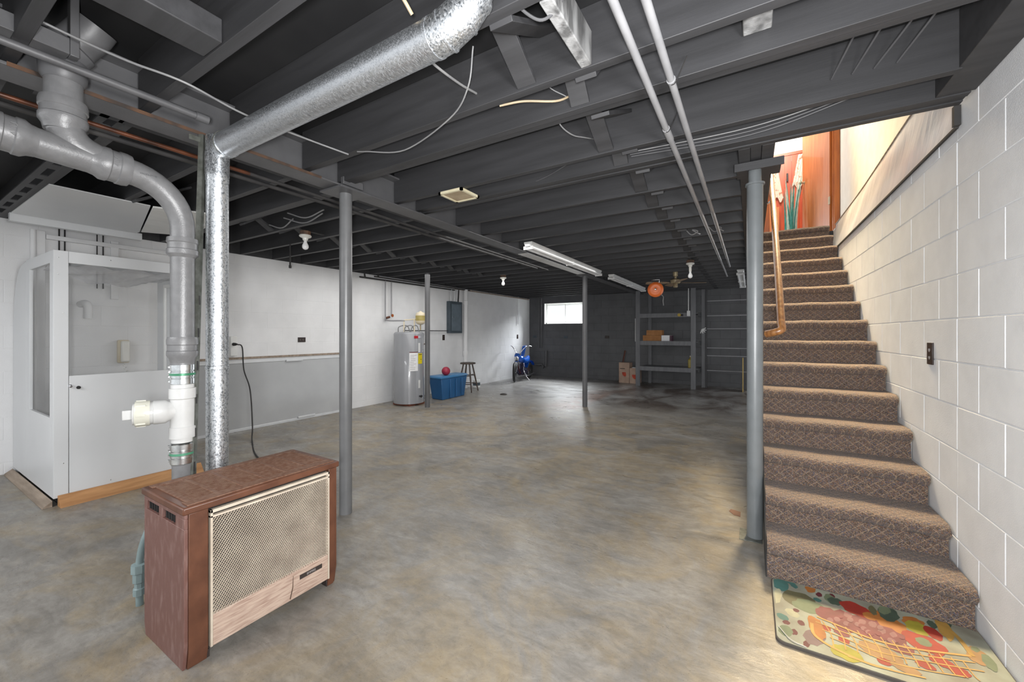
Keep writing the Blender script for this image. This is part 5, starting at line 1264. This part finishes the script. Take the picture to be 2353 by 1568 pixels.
# boxes with orange print beside shelving
def logo_box(x0, x1, y0, y1, h_, label, flap):
    t = thing('moving_box', ((x0 + x1) / 2, (y0 + y1) / 2, 0), label, 'box', 'pale cardboard boxes on the far floor')
    mk('carton', B(x0, x1, y0, y1, 0, h_), CARDP, t, .003)
    c = ((x0 + x1) / 2, y0 - .001, h_ * .42)
    mk('printed_mark', Pr([(c[0] - .05, c[2] + .06), (c[0] + .04, c[2] + .06), (c[0] + .055, c[2] - .01), (c[0] + .03, c[2] - .055), (c[0] - .02, c[2] - .03), (c[0] - .045, c[2] + .01)], 'y', y0 - .002, y0), CARDOR, t)
    if flap: mk('printed_text', B(x0 + .03, x0 + .15, y0 - .002, y0, h_ * .70, h_ * .73), BLACK, t); mk('flap', B(x0, x1, y0 - .01, y0 + .10, h_, h_ + .012), CARDP, t, .002)
    else:
        bm = bmesh.new()
        for k in range(3): ball(bm, (x0 + .08 + k * .07, y0 + .1, h_ - .01), .05, 1.2, 1, .6, 10)
        mk('crumpled_paper', bm, PAPER, t)
logo_box(-2.86, -2.60, 10.03, 10.33, .50, 'taller pale cardboard box with an orange mark beside the shelving', True)
logo_box(-2.59, -2.37, 10.02, 10.32, .38, 'shorter pale cardboard box stuffed with paper beside the shelving', False)
one('leaning_plank', Sw([(-2.93, 10.30, 0), (-2.80, 10.40, .80)], .022, 4, ry=.5), mat('mahogany_plank', '#5c3428', '#4a281f', .6), 'narrow reddish plank leaning on the far wall behind the boxes', 'plank')

# rod rack right of shelving
t = thing('hanging_rack', (-.45, 10.1, 0), 'dark wall rack of horizontal rods beside the far shelving', 'rack')
mk('upright', B(-.93 + .045, -.93 + .075, 10.06, 10.14, 0, 2.255), DARK, t)
mk('upright', B(.02, .06, 10.06, 10.14, 0, 2.255), DARK, t)
for v in (692, 726, 756, 800, 818, 852):
    z_ = 1.25 + (766 - v) * 9.05 / 915
    mk('rod', La((-.86, 10.08, z_), [(0, .012), (.88, .012)], axis=(1, 0, 0), seg=10), CONDUIT, t)
one('yellow_board', B(-.15, -.135, 9.75, 10.0, 0, .72), mat('pale_yellow_board', '#c8ac6a', '#b89a58', .6), 'edge of a pale yellow board beside the stair column', 'board')
# joist-end hooks and small hardware near the stair column
for k, (x, y_, z_) in enumerate(((-.55, 4.25, 2.24), (-.35, 4.27, 2.25))):
    one('cable_tangle', Sw(curve([(x, y_, z_ + .03), (x + .05, y_ + .02, z_ - .02), (x + .11, y_ - .01, z_), (x + .06, y_, z_ + .02), (x + .13, y_, z_ - .03)]), .006, 6), CABLE, 'grey cable tangle under the far joists, %s' % ('left one' if k == 0 else 'right one'), 'cable')
